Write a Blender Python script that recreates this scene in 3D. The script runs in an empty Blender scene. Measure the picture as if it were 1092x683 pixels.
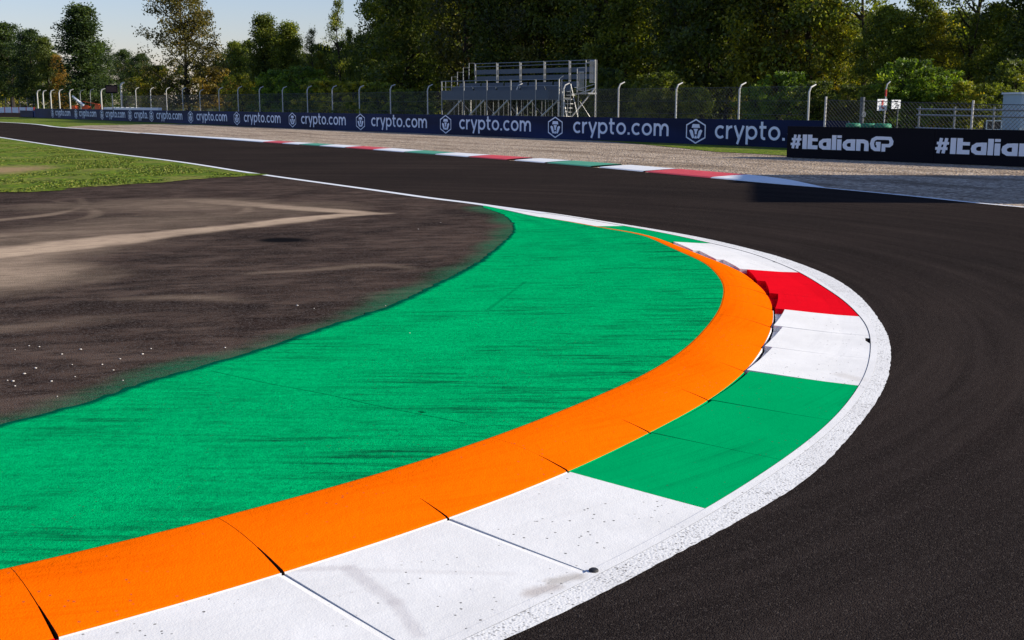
import bpy, math, random
import numpy as np
from mathutils import Vector, Matrix
from mathutils.geometry import tessellate_polygon
random.seed(7); RNG = np.random.default_rng(7)
scene = bpy.context.scene
COL = scene.collection
R = math.radians
CAM_H = 1.9; FOC = 1250.0; PITCH = math.atan(231.5/FOC)
SUN_EL = R(25); SUN_DIR = Vector((math.cos(SUN_EL)*0.9985, -0.05*math.cos(SUN_EL), math.sin(SUN_EL)))

# ---------------------------------------------------------------- survey: a sight line met with a level plane
def G(px, py, z=0.0):
    x = (px-546)/FOC; y = (py-341.5)/FOC
    fy = math.cos(PITCH)-y*math.sin(PITCH); fz = -math.sin(PITCH)-y*math.cos(PITCH)
    k = (CAM_H-z)/-fz
    return (x*k, fy*k)
def AT(px, d):                       # plan position at a bearing and a distance
    return (px-546)/FOC*d*0.9985, d
def ZH(py, d):                       # height of a point seen near the horizon
    return CAM_H+(110-py)/FOC*d

# ---------------------------------------------------------------- object helpers
def tag(o, label=None, cat=None, group=None, kind=None):
    if label: o['label'] = label
    if cat: o['category'] = cat
    if group: o['group'] = group
    if kind: o['kind'] = kind
    return o
def empty(name, loc=(0,0,0), rz=0):
    o = bpy.data.objects.new(name, None); COL.objects.link(o)
    o.location = loc; o.rotation_euler = (0,0,rz); o.empty_display_size = .2
    return o
class MB:
    def __init__(s): s.v=[]; s.f=[]; s.a=[]
    def add(s, vs, fs):
        n=len(s.v); s.v += [tuple(v) for v in vs]; s.f += [tuple(i+n for i in f) for f in fs]; return n
    def box(s, c, d, rz=0, M=None):
        x,y,z=[q/2 for q in d]; vs=[]
        for sx,sy,sz in ((-1,-1,-1),(1,-1,-1),(1,1,-1),(-1,1,-1),(-1,-1,1),(1,-1,1),(1,1,1),(-1,1,1)):
            p=Vector((sx*x,sy*y,sz*z))
            if rz: p.rotate(Matrix.Rotation(rz,3,'Z'))
            if M: p = M@p
            vs.append((p.x+c[0],p.y+c[1],p.z+c[2]))
        s.add(vs,[(0,3,2,1),(4,5,6,7),(0,1,5,4),(1,2,6,5),(2,3,7,6),(3,0,4,7)])
    def tube(s, pts, rad, n=6, cap=True):
        pts=[Vector(p) for p in pts]; m=len(pts)
        rads = rad if isinstance(rad,(list,tuple)) else [rad]*m
        base=len(s.v); up=Vector((0,0,1)); pr=None
        for i,p in enumerate(pts):
            t=(pts[min(i+1,m-1)]-pts[max(i-1,0)]).normalized()
            if pr is None:
                a=up if abs(t.z)<.9 else Vector((1,0,0)); u=t.cross(a).normalized()
            else:
                u=(pr-t*pr.dot(t))
                u=u.normalized() if u.length>1e-6 else t.orthogonal().normalized()
            pr=u; w=t.cross(u)
            for k in range(n):
                an=2*math.pi*k/n; q=p+(u*math.cos(an)+w*math.sin(an))*rads[i]; s.v.append(tuple(q))
        for i in range(m-1):
            for k in range(n):
                a=base+i*n+k; b=base+i*n+(k+1)%n; s.f.append((a,b,b+n,a+n))
        if cap:
            s.f.append(tuple(base+k for k in range(n))[::-1]); s.f.append(tuple(base+(m-1)*n+k for k in range(n)))
    def lathe(s, prof, c, n=16):
        base=len(s.v)
        for r,z in prof:
            for k in range(n):
                an=2*math.pi*k/n; s.v.append((c[0]+r*math.cos(an),c[1]+r*math.sin(an),c[2]+z))
        for i in range(len(prof)-1):
            for k in range(n):
                a=base+i*n+k; b=base+i*n+(k+1)%n; s.f.append((a,b,b+n,a+n))
    def build(s, name, mat, parent=None, smooth=False):
        me=bpy.data.meshes.new(name); me.from_pydata(s.v,[],s.f); me.materials.append(mat)
        if smooth: me.polygons.foreach_set('use_smooth',[True]*len(me.polygons))
        me.update()
        o=bpy.data.objects.new(name,me); COL.objects.link(o)
        if parent: o.parent=parent
        return o
def np_mesh(name, V, F, mat, attrs=None, parent=None, smooth=False):
    me=bpy.data.meshes.new(name); n=len(V); m=len(F); k=F.shape[1]
    me.vertices.add(n); me.vertices.foreach_set('co',V.astype(np.float32).ravel())
    me.loops.add(m*k); me.loops.foreach_set('vertex_index',F.astype(np.int32).ravel())
    me.polygons.add(m); me.polygons.foreach_set('loop_start',np.arange(0,m*k,k,dtype=np.int32))
    if smooth: me.polygons.foreach_set('use_smooth',np.ones(m,dtype=bool))
    me.update(calc_edges=True); me.materials.append(mat)
    for nm,ar in (attrs or {}).items():
        at=me.attributes.new(nm,'FLOAT','POINT'); at.data.foreach_set('value',ar.astype(np.float32))
    o=bpy.data.objects.new(name,me); COL.objects.link(o)
    if parent: o.parent=parent
    return o
def copy_tree(o, parent=None):
    c=o.copy(); COL.objects.link(c); c.parent=parent
    for ch in [q for q in bpy.data.objects if q.parent==o]: copy_tree(ch,c)
    return c
def poly_sheet(name, pts, z, mat, skirt=0):
    vs=[Vector((p[0],p[1],z)) for p in pts]
    tri=tessellate_polygon([vs]); mb=MB()
    area=sum(pts[i][0]*pts[(i+1)%len(pts)][1]-pts[(i+1)%len(pts)][0]*pts[i][1] for i in range(len(pts)))
    fs=[]
    for t in tri:
        a,b,c=[vs[i] for i in t]
        fs.append(tuple(t) if (b-a).cross(c-a).z>0 else tuple(t)[::-1])
    mb.add(vs,fs); return mb.build(name,mat)
def catmull(pts, n=8):
    P=[np.array(p,float) for p in pts]; P=[2*P[0]-P[1]]+P+[2*P[-1]-P[-2]]; out=[]
    for i in range(1,len(P)-2):
        for k in range(n):
            t=k/n; a,b,c,d=P[i-1:i+3]
            out.append(.5*((2*b)+(c-a)*t+(2*a-5*b+4*c-d)*t*t+(-a+3*b-3*c+d)*t**3))
    out.append(P[-2]); return np.array(out)
def resample(P, step=None, n=None):
    d=np.r_[0,np.cumsum(np.hypot(*np.diff(P,axis=0).T))]
    n=n or max(2,int(d[-1]/step)+1); s=np.linspace(0,d[-1],n)
    return np.c_[np.interp(s,d,P[:,0]),np.interp(s,d,P[:,1])]
def normals(P):                      # to the right of the running direction
    T=np.gradient(P,axis=0); T/=np.hypot(*T.T)[:,None]; return np.c_[T[:,1],-T[:,0]]
def inside(X, Y, poly):
    r=np.zeros(X.shape,bool); n=len(poly); j=n-1
    for i in range(n):
        xi,yi=poly[i]; xj,yj=poly[j]
        if yi!=yj:
            c=((yi>Y)!=(yj>Y))&(X<(xj-xi)*(Y-yi)/(yj-yi)+xi); r^=c
        j=i
    return r
def dist_poly(X, Y, P):
    best=np.full(X.shape,1e9); par=np.zeros(X.shape)
    for i in range(len(P)-1):
        ax,ay=P[i]; bx,by=P[i+1]; dx,dy=bx-ax,by-ay; L=dx*dx+dy*dy
        t=np.clip(((X-ax)*dx+(Y-ay)*dy)/L,0,1); d=np.hypot(ax+t*dx-X,ay+t*dy-Y)
        m=d<best; best=np.where(m,d,best); par=np.where(m,i+t,par)
    return best,par
def ray_hit(o, n, P, tmax=4):
    best=None
    for a,b in zip(P[:-1],P[1:]):
        e=b-a; den=n[0]*e[1]-n[1]*e[0]
        if abs(den)<1e-9: continue
        w=a-o; t=(w[0]*e[1]-w[1]*e[0])/den; u=(w[0]*n[1]-w[1]*n[0])/den
        if -1e-6<=u<=1+1e-6 and 0<t<tmax and (best is None or t<best): best=t
    return best

# ---------------------------------------------------------------- materials
class NT:
    def __init__(s, name):
        s.m=bpy.data.materials.new(name); s.m.use_nodes=True; s.t=s.m.node_tree; s.n=s.t.nodes; s.l=s.t.links
        s.b=s.n['Principled BSDF']; s.out=s.n['Material Output']
    def new(s, typ, **k):
        n=s.n.new(typ)
        for a,b in k.items(): setattr(n,a,b)
        return n
    def pos(s, scale=(1,1,1), rz=0):
        g=s.new('ShaderNodeNewGeometry'); m=s.new('ShaderNodeMapping'); m.vector_type='POINT'
        m.inputs['Scale'].default_value=scale
        if rz:
            r=s.new('ShaderNodeVectorRotate',rotation_type='Z_AXIS'); r.inputs['Angle'].default_value=rz
            s.l.new(g.outputs['Position'],r.inputs['Vector']); s.l.new(r.outputs[0],m.inputs[0])
        else: s.l.new(g.outputs['Position'],m.inputs[0])
        return m.outputs[0]
    def noise(s, vec, scale, detail=4, rough=.55):
        n=s.new('ShaderNodeTexNoise'); s.l.new(vec,n.inputs['Vector']); n.inputs['Scale'].default_value=scale
        n.inputs['Detail'].default_value=detail; n.inputs['Roughness'].default_value=rough; return n.outputs['Fac']
    def voro(s, vec, scale, out='Distance', feature='F1'):
        n=s.new('ShaderNodeTexVoronoi',feature=feature); s.l.new(vec,n.inputs['Vector']); n.inputs['Scale'].default_value=scale
        return n.outputs[out]
    def ramp(s, fac, stops):
        r=s.new('ShaderNodeValToRGB'); s.l.new(fac,r.inputs[0]); e=r.color_ramp.elements
        while len(e)<len(stops): e.new(.5)
        for q,(p,c) in zip(e,stops):
            q.position=p; q.color=(c if len(c)==4 else (*c,1)) if isinstance(c,(tuple,list)) else (c,c,c,1)
        return r.outputs[0]
    def mix(s, fac, a, b, mode='MIX'):
        m=s.new('ShaderNodeMix',data_type='RGBA',blend_type=mode)
        for sock,v in ((m.inputs[0],fac),(m.inputs[6],a),(m.inputs[7],b)):
            if isinstance(v,(int,float)): sock.default_value=v
            elif isinstance(v,tuple): sock.default_value=(*v,1) if len(v)==3 else v
            else: s.l.new(v,sock)
        return m.outputs[2]
    def math(s, op, a, b=0.0, clamp=False):
        m=s.new('ShaderNodeMath',operation=op); m.use_clamp=clamp
        for i,v in enumerate((a,b)):
            if isinstance(v,(int,float)): m.inputs[i].default_value=v
            else: s.l.new(v,m.inputs[i])
        return m.outputs[0]
    def attr(s, name):
        a=s.new('ShaderNodeAttribute',attribute_name=name); return a.outputs['Fac']
    def color(s, c):
        if isinstance(c,tuple): s.b.inputs['Base Color'].default_value=(*c,1)
        else: s.l.new(c,s.b.inputs['Base Color'])
    def rough(s, v, spec=None):
        if isinstance(v,(int,float)): s.b.inputs['Roughness'].default_value=v
        else: s.l.new(v,s.b.inputs['Roughness'])
        if spec is not None: s.b.inputs['Specular IOR Level'].default_value=spec
    def bump(s, h, strength=.5, dist=.01):
        b=s.new('ShaderNodeBump'); b.inputs['Strength'].default_value=strength; b.inputs['Distance'].default_value=dist
        s.l.new(h,b.inputs['Height']); s.l.new(b.outputs[0],s.b.inputs['Normal'])
def plain(name, c, rough=.6, metal=0, var=.12, scale=6, spec=None):
    t=NT(name); n=t.noise(t.pos(),scale,5)
    t.color(t.mix(n,tuple(q*(1-var) for q in c),tuple(min(1,q*(1+var)) for q in c)))
    t.rough(rough,spec); t.b.inputs['Metallic'].default_value=metal; return t.m

def polar(t, cx=-5.2, cy=12.6, ra=1.0, ta=1.0):
    """plan coordinates bent round the corner, so that rubber and wear follow the tyres"""
    g=t.new('ShaderNodeNewGeometry'); sx=t.new('ShaderNodeSeparateXYZ'); t.l.new(g.outputs['Position'],sx.inputs[0])
    dx=t.math('SUBTRACT',sx.outputs[0],cx); dy=t.math('SUBTRACT',sx.outputs[1],cy)
    r=t.math('SQRT',t.math('ADD',t.math('MULTIPLY',dx,dx),t.math('MULTIPLY',dy,dy)))
    a=t.math('ARCTAN2',dy,dx)
    cb=t.new('ShaderNodeCombineXYZ'); t.l.new(t.math('MULTIPLY',r,ra),cb.inputs[0]); t.l.new(t.math('MULTIPLY',a,ta),cb.inputs[1])
    return cb.outputs[0]

def seg_mask(t, a, b, w, soft):
    """1 inside a straight band of ground between plan points a and b"""
    g=t.new('ShaderNodeNewGeometry'); sx=t.new('ShaderNodeSeparateXYZ'); t.l.new(g.outputs['Position'],sx.inputs[0])
    dx,dy=b[0]-a[0],b[1]-a[1]; L2=dx*dx+dy*dy
    X=t.math('SUBTRACT',sx.outputs[0],a[0]); Y=t.math('SUBTRACT',sx.outputs[1],a[1])
    h=t.math('DIVIDE',t.math('ADD',t.math('MULTIPLY',X,dx),t.math('MULTIPLY',Y,dy)),L2,)
    h=t.math('MINIMUM',t.math('MAXIMUM',h,0.0),1.0)
    ex=t.math('SUBTRACT',X,t.math('MULTIPLY',h,dx)); ey=t.math('SUBTRACT',Y,t.math('MULTIPLY',h,dy))
    d=t.math('SQRT',t.math('ADD',t.math('MULTIPLY',ex,ex),t.math('MULTIPLY',ey,ey)))
    d=t.math('ADD',d,t.math('MULTIPLY',t.math('SUBTRACT',t.noise(t.pos(),22,4,.7),.5),w*.9))
    return t.math('DIVIDE',t.math('SUBTRACT',w,d),soft,True)
def mat_track():
    t=NT('track asphalt'); p=t.pos()
    streak=t.noise(polar(t,ra=2.2,ta=1.6),1.0,7,.62)
    fine=t.noise(polar(t,ra=9,ta=2.5),1.0,5,.6)
    big=t.noise(p,.22,4,.5)
    c=t.ramp(streak,[(.34,(.016,.0124,.0112)),(.5,(.0225,.0170,.0150)),(.66,(.033,.0245,.0210))])
    c=t.mix(t.ramp(fine,[(.42,0.0),(.7,.3)]),c,(.058,.044,.038))
    c=t.mix(t.ramp(big,[(.4,0.0),(.7,.55)]),c,(.012,.0105,.0105))
    ag=t.voro(p,150,'Color'); sp=t.new('ShaderNodeSeparateColor'); t.l.new(ag,sp.inputs[0])
    c=t.mix(t.ramp(sp.outputs[0],[(.0,.0),(.6,.0),(.7,.35),(.95,.35),(.97,1.0)]),c,(.060,.049,.042))
    d=t.voro(p,150)
    t.color(c); t.rough(t.ramp(streak,[(.35,.7),(.7,.9)]),.0)
    t.bump(t.math('ADD',t.math('MULTIPLY',d,-1.0),t.math('MULTIPLY',t.noise(p,30,3),.6)),.7,.006); return t.m
def mat_infield():
    t=NT('infield asphalt'); p=t.pos()
    n1=t.noise(p,.42,6,.6); n2=t.noise(t.pos((1,1.7,1),-.3),1.0,7,.68); n3=t.noise(t.pos((1.2,3.2,1),-.25),1.6,7,.72)
    c=t.ramp(n1,[(.36,(.022,.0150,.0125)),(.5,(.042,.0275,.0215)),(.62,(.072,.048,.037))])
    c=t.mix(t.ramp(n2,[(.44,0.0),(.64,.75)]),c,(.115,.079,.060))
    c=t.mix(t.ramp(n3,[(.40,.7),(.54,0.0)]),c,(.012,.0092,.0088))
    ag=t.voro(p,85,'Color'); sp=t.new('ShaderNodeSeparateColor'); t.l.new(ag,sp.inputs[0])
    c=t.mix(t.ramp(sp.outputs[0],[(.0,.0),(.6,.0),(.7,.45),(.93,.45),(.96,1.0)]),c,(.10,.082,.072))
    du=t.attr('dust'); dn=t.noise(t.pos((1,4,1),-.35),3.0,7,.7)
    f=t.math('MULTIPLY',du,t.math('MULTIPLY',t.ramp(dn,[(.32,.5),(.52,1.0)]),t.ramp(n2,[(.3,.7),(.55,1.0)])))
    c=t.mix(f,c,(.56,.415,.285))
    c=t.mix(t.attr('mark'),c,(.008,.008,.009))
    sn=t.noise(p,26,6,.75); sn2=t.noise(t.pos((1,5,1),-.6),6,5,.7)
    gf=t.math('MULTIPLY',t.attr('spray'),t.math('MULTIPLY',t.ramp(sn,[(.3,.25),(.65,1.0)]),t.ramp(sn2,[(.3,.5),(.7,1.0)])))
    c=t.mix(gf,c,(.004,.17,.075))
    t.color(c); t.rough(.9,.0); t.bump(t.math('MULTIPLY',t.voro(p,85),-1.0),.7,.006); return t.m
def mat_paint(name, c, wear=(.02,.02,.02), amt=.5, speck=.5, light=None, bump=.35, rough=.62, streak=0.0, flat=False, stains=()):
    t=NT(name); p=t.pos(); n=t.noise(p,2.1,6,.6)
    col=t.mix(t.ramp(n,[(.3,0.0),(.7,1.0)]),tuple(q*.88 for q in c),c)
    if light: col=t.mix(t.ramp(t.noise(p,6,6,.7),[(.55,0.0),(.8,.5)]),col,light)
    if streak:
        s1=t.noise(t.pos((1.0,11,1),R(9)),1.0,8,.78) if flat else t.noise(polar(t,ra=16,ta=2.0),1.0,6,.7)
        reg=t.noise(p,.9,5,.65)
        if flat:
            col=t.mix(t.math('MULTIPLY',t.ramp(t.noise(t.pos((1.6,5,1),R(9)),3.0,6,.75),[(.45,0.0),(.7,1.0)]),.45),col,(.0,.17,.055))
            reg=t.math('ADD',reg,t.math('MULTIPLY',t.attr('near_ramp'),.16))
            fg=t.voro(p,70,'Color'); fs=t.new('ShaderNodeSeparateColor'); t.l.new(fg,fs.inputs[0])
            col=t.mix(t.ramp(fs.outputs[0],[(.0,.5),(.22,.0),(.85,.0),(1,.35)]),col,(.0,.20,.065))
        sf=t.math('MULTIPLY',t.ramp(s1,[(.47,0.0),(.66,1.0)]),t.ramp(reg,[(.42,0.0),(.62,1.0)]))
        col=t.mix(t.math('MULTIPLY',sf,streak),col,wear)
    for a_,b_,w_,amt_,sc_ in stains: col=t.mix(t.math('MULTIPLY',seg_mask(t,a_,b_,w_,w_*.7),amt_),col,sc_)
    v=t.voro(p,56,'Color'); sp=t.new('ShaderNodeSeparateColor'); t.l.new(v,sp.inputs[0])
    dd=t.voro(p,56)
    hit=t.math('MULTIPLY',t.math('GREATER_THAN',sp.outputs[1],.955),t.math('LESS_THAN',dd,.34))
    hit=t.math('MULTIPLY',hit,t.ramp(t.noise(p,1.6,3),[(.46,0.0),(.58,1.0)]))
    col=t.mix(t.math('MULTIPLY',hit,speck),col,(.05,.045,.04))
    t.color(col); t.rough(rough,.0)
    h=t.math('ADD',t.math('MULTIPLY',t.noise(p,120,3,.6),.6),t.math('MULTIPLY',t.noise(p,18,5,.6),1.0))
    t.bump(h,bump,.006); return t.m
def mat_coarse_line():
    t=NT('line paint over coarse asphalt'); p=t.pos()
    d=t.voro(p,120,'Color'); sp=t.new('ShaderNodeSeparateColor'); t.l.new(d,sp.inputs[0])
    w=t.noise(p,3.5,5,.65)
    th=t.math('ADD',sp.outputs[0],t.math('MULTIPLY',w,.55))
    c=t.mix(t.ramp(th,[(.24,1.0),(.46,0.0)]),(.71,.70,.67),(.15,.142,.132))
    c=t.mix(t.ramp(t.noise(p,1.3,5,.6),[(.5,0.0),(.75,.35)]),c,(.38,.36,.34))
    t.color(c); t.rough(.8,.0); t.bump(t.math('MULTIPLY',t.voro(p,80),-1.0),.4,.004); return t.m
def mat_gravel():
    t=NT('gravel'); p=t.pos()
    v=t.voro(p,13,'Color'); sp=t.new('ShaderNodeSeparateColor'); t.l.new(v,sp.inputs[0])
    c=t.ramp(sp.outputs[0],[(0,(.09,.062,.042)),(.35,(.31,.235,.17)),(.7,(.49,.375,.265)),(1,(.72,.60,.46))])
    fur=t.noise(t.pos((.22,3.2,1),R(55)),1.0,6,.7); fur=t.noise(t.pos((.10,.75,1),R(55)),1.0,7,.78)
    c=t.mix(t.ramp(fur,[(.42,.85),(.51,0.0)]),c,(.13,.088,.055))
    c=t.mix(t.ramp(t.noise(p,.35,5,.6),[(.35,.0),(.7,.45)]),c,(.40,.31,.22))
    t.color(c); t.rough(.95,.1)
    h=t.math('ADD',t.math('MULTIPLY',t.voro(p,13),-1.0),t.math('MULTIPLY',fur,3.0)); t.bump(h,1.0,.05); return t.m
def mat_grass(name='grass', dry=.35):
    t=NT(name); p=t.pos()
    n=t.noise(p,.45,6,.62); f=t.noise(t.pos((1,1,1)),5.5,6,.75); g=t.noise(t.pos((1,2.2,1),.5),1.4,5,.65)
    c=t.ramp(f,[(.32,(.012,.022,.003)),(.46,(.070,.120,.004)),(.58,(.16,.23,.008)),(.72,(.30,.33,.02))])
    c=t.mix(t.ramp(n,[(.47,0.0),(.64,dry)]),c,(.34,.23,.09))
    c=t.mix(t.ramp(g,[(.3,.7),(.5,0.0)]),c,(.020,.033,.006))
    sp=t.new('ShaderNodeSeparateXYZ'); g2=t.new('ShaderNodeNewGeometry'); t.l.new(g2.outputs['Position'],sp.inputs[0])
    bx,by=G(2,182); dx=t.math('MULTIPLY',t.math('SUBTRACT',sp.outputs[0],bx),1.5); dy=t.math('MULTIPLY',t.math('SUBTRACT',sp.outputs[1],by),.75)
    dd=t.math('SQRT',t.math('ADD',t.math('MULTIPLY',dx,dx),t.math('MULTIPLY',dy,dy)))
    dd=t.math('ADD',dd,t.math('MULTIPLY',t.noise(p,1.2,5,.7),2.2))
    c=t.mix(t.ramp(t.math('MULTIPLY',dd,.2),[(.38,.85),(.66,0.0)]),c,(.34,.22,.11))
    t.color(c); t.rough(.95,.1); t.bump(f,1.0,.06); return t.m
def mat_ground():
    t=NT('rough meadow'); p=t.pos(); n=t.noise(p,.08,7,.65); f=t.noise(p,2.5,5,.7)
    c=t.ramp(n,[(.3,(.035,.045,.012)),(.6,(.08,.09,.025)),(.8,(.13,.11,.045))])
    c=t.mix(t.ramp(f,[(.3,.6),(.6,0.0)]),c,(.025,.03,.01)); t.color(c); t.rough(.95,.1); t.bump(f,1,.1); return t.m
def mat_leaf():
    t=NT('leaves'); oi=t.new('ShaderNodeObjectInfo')
    a=t.attr('tone')
    k=t.ramp(a,[(0,(.40,.46,.40)),(.4,(1.3,1.4,1.0)),(.7,(2.7,2.6,1.2)),(1,(4.4,3.1,1.3))])
    c=t.mix(1.0,oi.outputs['Color'],k,'MULTIPLY')
    t.color(c); t.rough(.55,.35)
    tr=t.new('ShaderNodeBsdfTranslucent'); t.l.new(t.mix(1.0,c,(1.25,1.3,.45),'MULTIPLY'),tr.inputs[0])
    mx=t.new('ShaderNodeMixShader'); mx.inputs[0].default_value=.45
    t.l.new(t.b.outputs[0],mx.inputs[1]); t.l.new(tr.outputs[0],mx.inputs[2]); t.l.new(mx.outputs[0],t.out.inputs[0]); return t.m
def mat_banner(name, a, b):
    t=NT(name); g=t.pos((.12,.12,.9)); n=t.noise(g,1.0,3,.5)
    t.color(t.mix(t.ramp(n,[(.35,0.0),(.65,1.0)]),a,b)); t.rough(.6,.10)
    t.bump(t.noise(t.pos((1,1,.3)),1.3,3,.5),.35,.05); return t.m
def mat_bark():
    t=NT('bark'); p=t.pos((1,1,.25)); n=t.noise(p,7,6,.7)
    t.color(t.ramp(n,[(.3,(.018,.014,.010)),(.6,(.06,.047,.034)),(.8,(.11,.09,.07))])); t.rough(.9,.1); t.bump(n,.8,.03); return t.m

M={}
M['track']=mat_track(); M['infield']=mat_infield(); M['gravel']=mat_gravel(); M['grass']=mat_grass(); M['ground']=mat_ground()
gz=lambda x,y: G(x,y,.025)
ST=[(gz(310,610),gz(372,607),.035,0.44,(.5,.47,.46)),(gz(372,607),gz(420,640),.05,.52,(.5,.47,.46)),(gz(420,640),gz(446,672),.04,.48,(.5,.47,.46)),
    (gz(380,609),gz(545,609),.03,.26,(.55,.52,.5)),(gz(566,628),gz(590,622),.055,.75,(.45,.40,.36)),(gz(590,616),gz(616,611),.05,.7,(.42,.38,.33)),
    (gz(898,398),gz(915,402),.09,.35,(.45,.40,.34)),(gz(835,340),gz(880,352),.06,.10,(.6,.58,.56))]
M['white']=mat_paint('white kerb paint',(.775,.76,.725),wear=(.42,.40,.38),speck=.85,light=None,streak=.16,stains=ST)
M['green']=mat_paint('green kerb paint',(.0,.345,.105),speck=.55,streak=.35,wear=(.002,.05,.025))
M['red']=mat_paint('red kerb paint',(.74,.005,.014),speck=.3,wear=(.4,.003,.008),streak=.3)
M['orange']=mat_paint('orange kerb paint',(.95,.138,.001),speck=.5,bump=.7,wear=(.50,.045,.0),streak=.4)
M['runoff']=mat_paint('green runoff paint',(.0,.455,.135),wear=(.003,.035,.02),speck=.6,streak=.9,flat=True,light=(.004,.50,.17),bump=1.3,stains=[(G(225,392,.04),G(380,428,.07),.006,.9,(.0,.04,.015)),(G(380,428,.07),G(495,454,.1),.006,.9,(.0,.04,.015)),(G(449,440,.09),G(451,441,.09),.025,.8,(.0,.03,.01)),(G(560,300,.05),G(520,330,.05),.03,.35,(.0,.12,.04))])
M['roughline']=mat_coarse_line()
M['slot_shade']=plain('bare shaded joint',(.085,.035,.016),.9,0,.3,30,.05)  # unpainted joint ends, browned so the colour gives the shade inside the slots
M['line']=plain('line paint',(.74,.74,.73),.6,var=.08,scale=9)
M['leaf']=mat_leaf(); M['bark']=mat_bark()
M['navy']=mat_banner('navy banner',(.004,.009,.038),(.007,.020,.085))
M['black']=mat_banner('black banner',(.003,.003,.006),(.006,.005,.010))
M['letter']=plain('pale lettering',(.70,.76,.88),.5,var=.05)
M['letter_white']=plain('white lettering',(.82,.83,.86),.5,var=.05)
M['post']=plain('galvanised white post',(.52,.50,.45),.45,.1,.15,3)
M['steel']=plain('galvanised steel',(.26,.265,.27),.4,.6,.2,8)
M['darksteel']=plain('dark steel',(.10,.11,.12),.5,.5,.2,8)
M['wire']=plain('wire',(.10,.10,.10),.6,.3,.1,8)
M['wire_near']=plain('weathered mesh wire',(.07,.07,.07),.6,.3,.1,8)
M['seat']=plain('blue grey seat boards',(.045,.068,.10),.5,0,.2,4)
M['whiteplastic']=plain('white sheet',(.74,.75,.76),.5,0,.08,3)
M['redp']=plain('red plastic',(.55,.04,.03),.5,0,.15,5)
M['orangep']=plain('orange machine paint',(.85,.13,.03),.4,0,.15,2)
M['tyregreen']=plain('green painted tyres',(.01,.20,.10),.7,0,.25,6)
M['rubber']=plain('black rubber',(.012,.012,.013),.7,0,.3,10)
M['concrete']=plain('grey concrete',(.36,.35,.33),.85,0,.2,3)
M['pebble']=plain('pale stone',(.55,.50,.44),.85,0,.2,40)
M['cabin']=plain('pale blue cabin paint',(.42,.50,.54),.5,0,.1,2)
M['glass']=plain('dark glass',(.02,.03,.035),.1,0,.1,2)
M['screen']=plain('dark red sign face',(.05,.018,.016),.5,0,.3,4)

# ---------------------------------------------------------------- surveyed curves (ground plan)
J=[G(*p,.03) for p in [(60,682),(303,612),(478,554),(607,504),(693,462),(756,428),(795,397),(813,372),(823,350),(825,332),(819,315),(806,302),(788,289),(762,278.6),(738,269),(712,259),(685,252),(660,247),(630,241)]]
tipO=[G(*p) for p in [(605,238),(577,233),(556,228.8),(538,224.6),(515,219.8)]]
pre=[]; p=np.array(J[0]); d=np.array(J[1])-np.array(J[0]); an=math.atan2(d[1],d[0])
for k in range(4):
    an-=R(3.5); p=p-.89*np.array([math.cos(an),math.sin(an)]); pre.insert(0,tuple(p))
Octl=pre+J+tipO; NPRE=4; NS=10
O=catmull(Octl,NS)                               # joint k at index (k+NPRE)*NS
# smooth measuring jitter a little
for _ in range(30):
    O[1:-1]=O[1:-1]*.5+.25*(O[:-2]+O[2:])
N=normals(O)                                     # points to the track
prev=lambda pts,k=3,step=.9: [tuple(np.array(pts[0])-(np.array(pts[1])-np.array(pts[0]))/np.hypot(*(np.array(pts[1])-np.array(pts[0])))*step*i) for i in range(k,0,-1)]
Cp=[G(*p) for p in [(473,683),(639,605),(758,540),(845,484),(893,442),(918.5,407),(927,383),(927.5,360),(922,345),(912,334),(895,318.6),(850,290.5),(800,270.5),(752,259),(700,247.8),(648,238.7),(600,230.6),(560,225),(538,222),(512,218.5)]]
Cc=catmull(prev(Cp,4)+Cp,8)
Wp=[G(*p) for p in [(537,683),(620,646),(700,602.6),(779,560),(863.5,511),(916,453),(942,415),(950.5,379),(942.6,350),(916,316),(884.6,295),(837,276),(800,266),(753,255),(700,245.2),(637,235.2),(591,228),(538.5,221.4),(500,216)]]
Wc=catmull(prev(Wp,4)+Wp,8)
nO=len(O); Cd=np.zeros(nO); Wd=np.zeros(nO)
for i in range(nO):
    a=ray_hit(O[i],N[i],Cc,3); b=ray_hit(O[i],N[i],Wc,4)
    Cd[i]=a if a else -1; Wd[i]=b if b else -1
def fill(A, lo):
    ok=np.where(A>0)[0]; A[:]=np.interp(np.arange(len(A)),ok,A[ok]); return np.maximum(A,lo)
Cd=fill(Cd,.02); Wd=fill(Wd,.05)
def smooth1(A,n):
    for _ in range(n): A[1:-1]=A[1:-1]*.5+.25*(A[:-2]+A[2:])
    return A
Cd=smooth1(Cd,25); Wd=smooth1(Wd,25); Wd=np.maximum(Wd,Cd+.05)
K=np.arange(nO)/NS-NPRE                           # joint coordinate
IW=np.interp(K,[-4,0,4,9,14,17,20],[.56,.54,.50,.46,.35,.22,.003])+.001        # orange width
ZI=.012+.115*np.clip((20.5-K)/5.5,0,1)            # height of the inner edge of the orange ramp
ZO=.008+.027*np.clip((20.0-K)/4.0,0,1)
I=O-N*IW[:,None]

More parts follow.
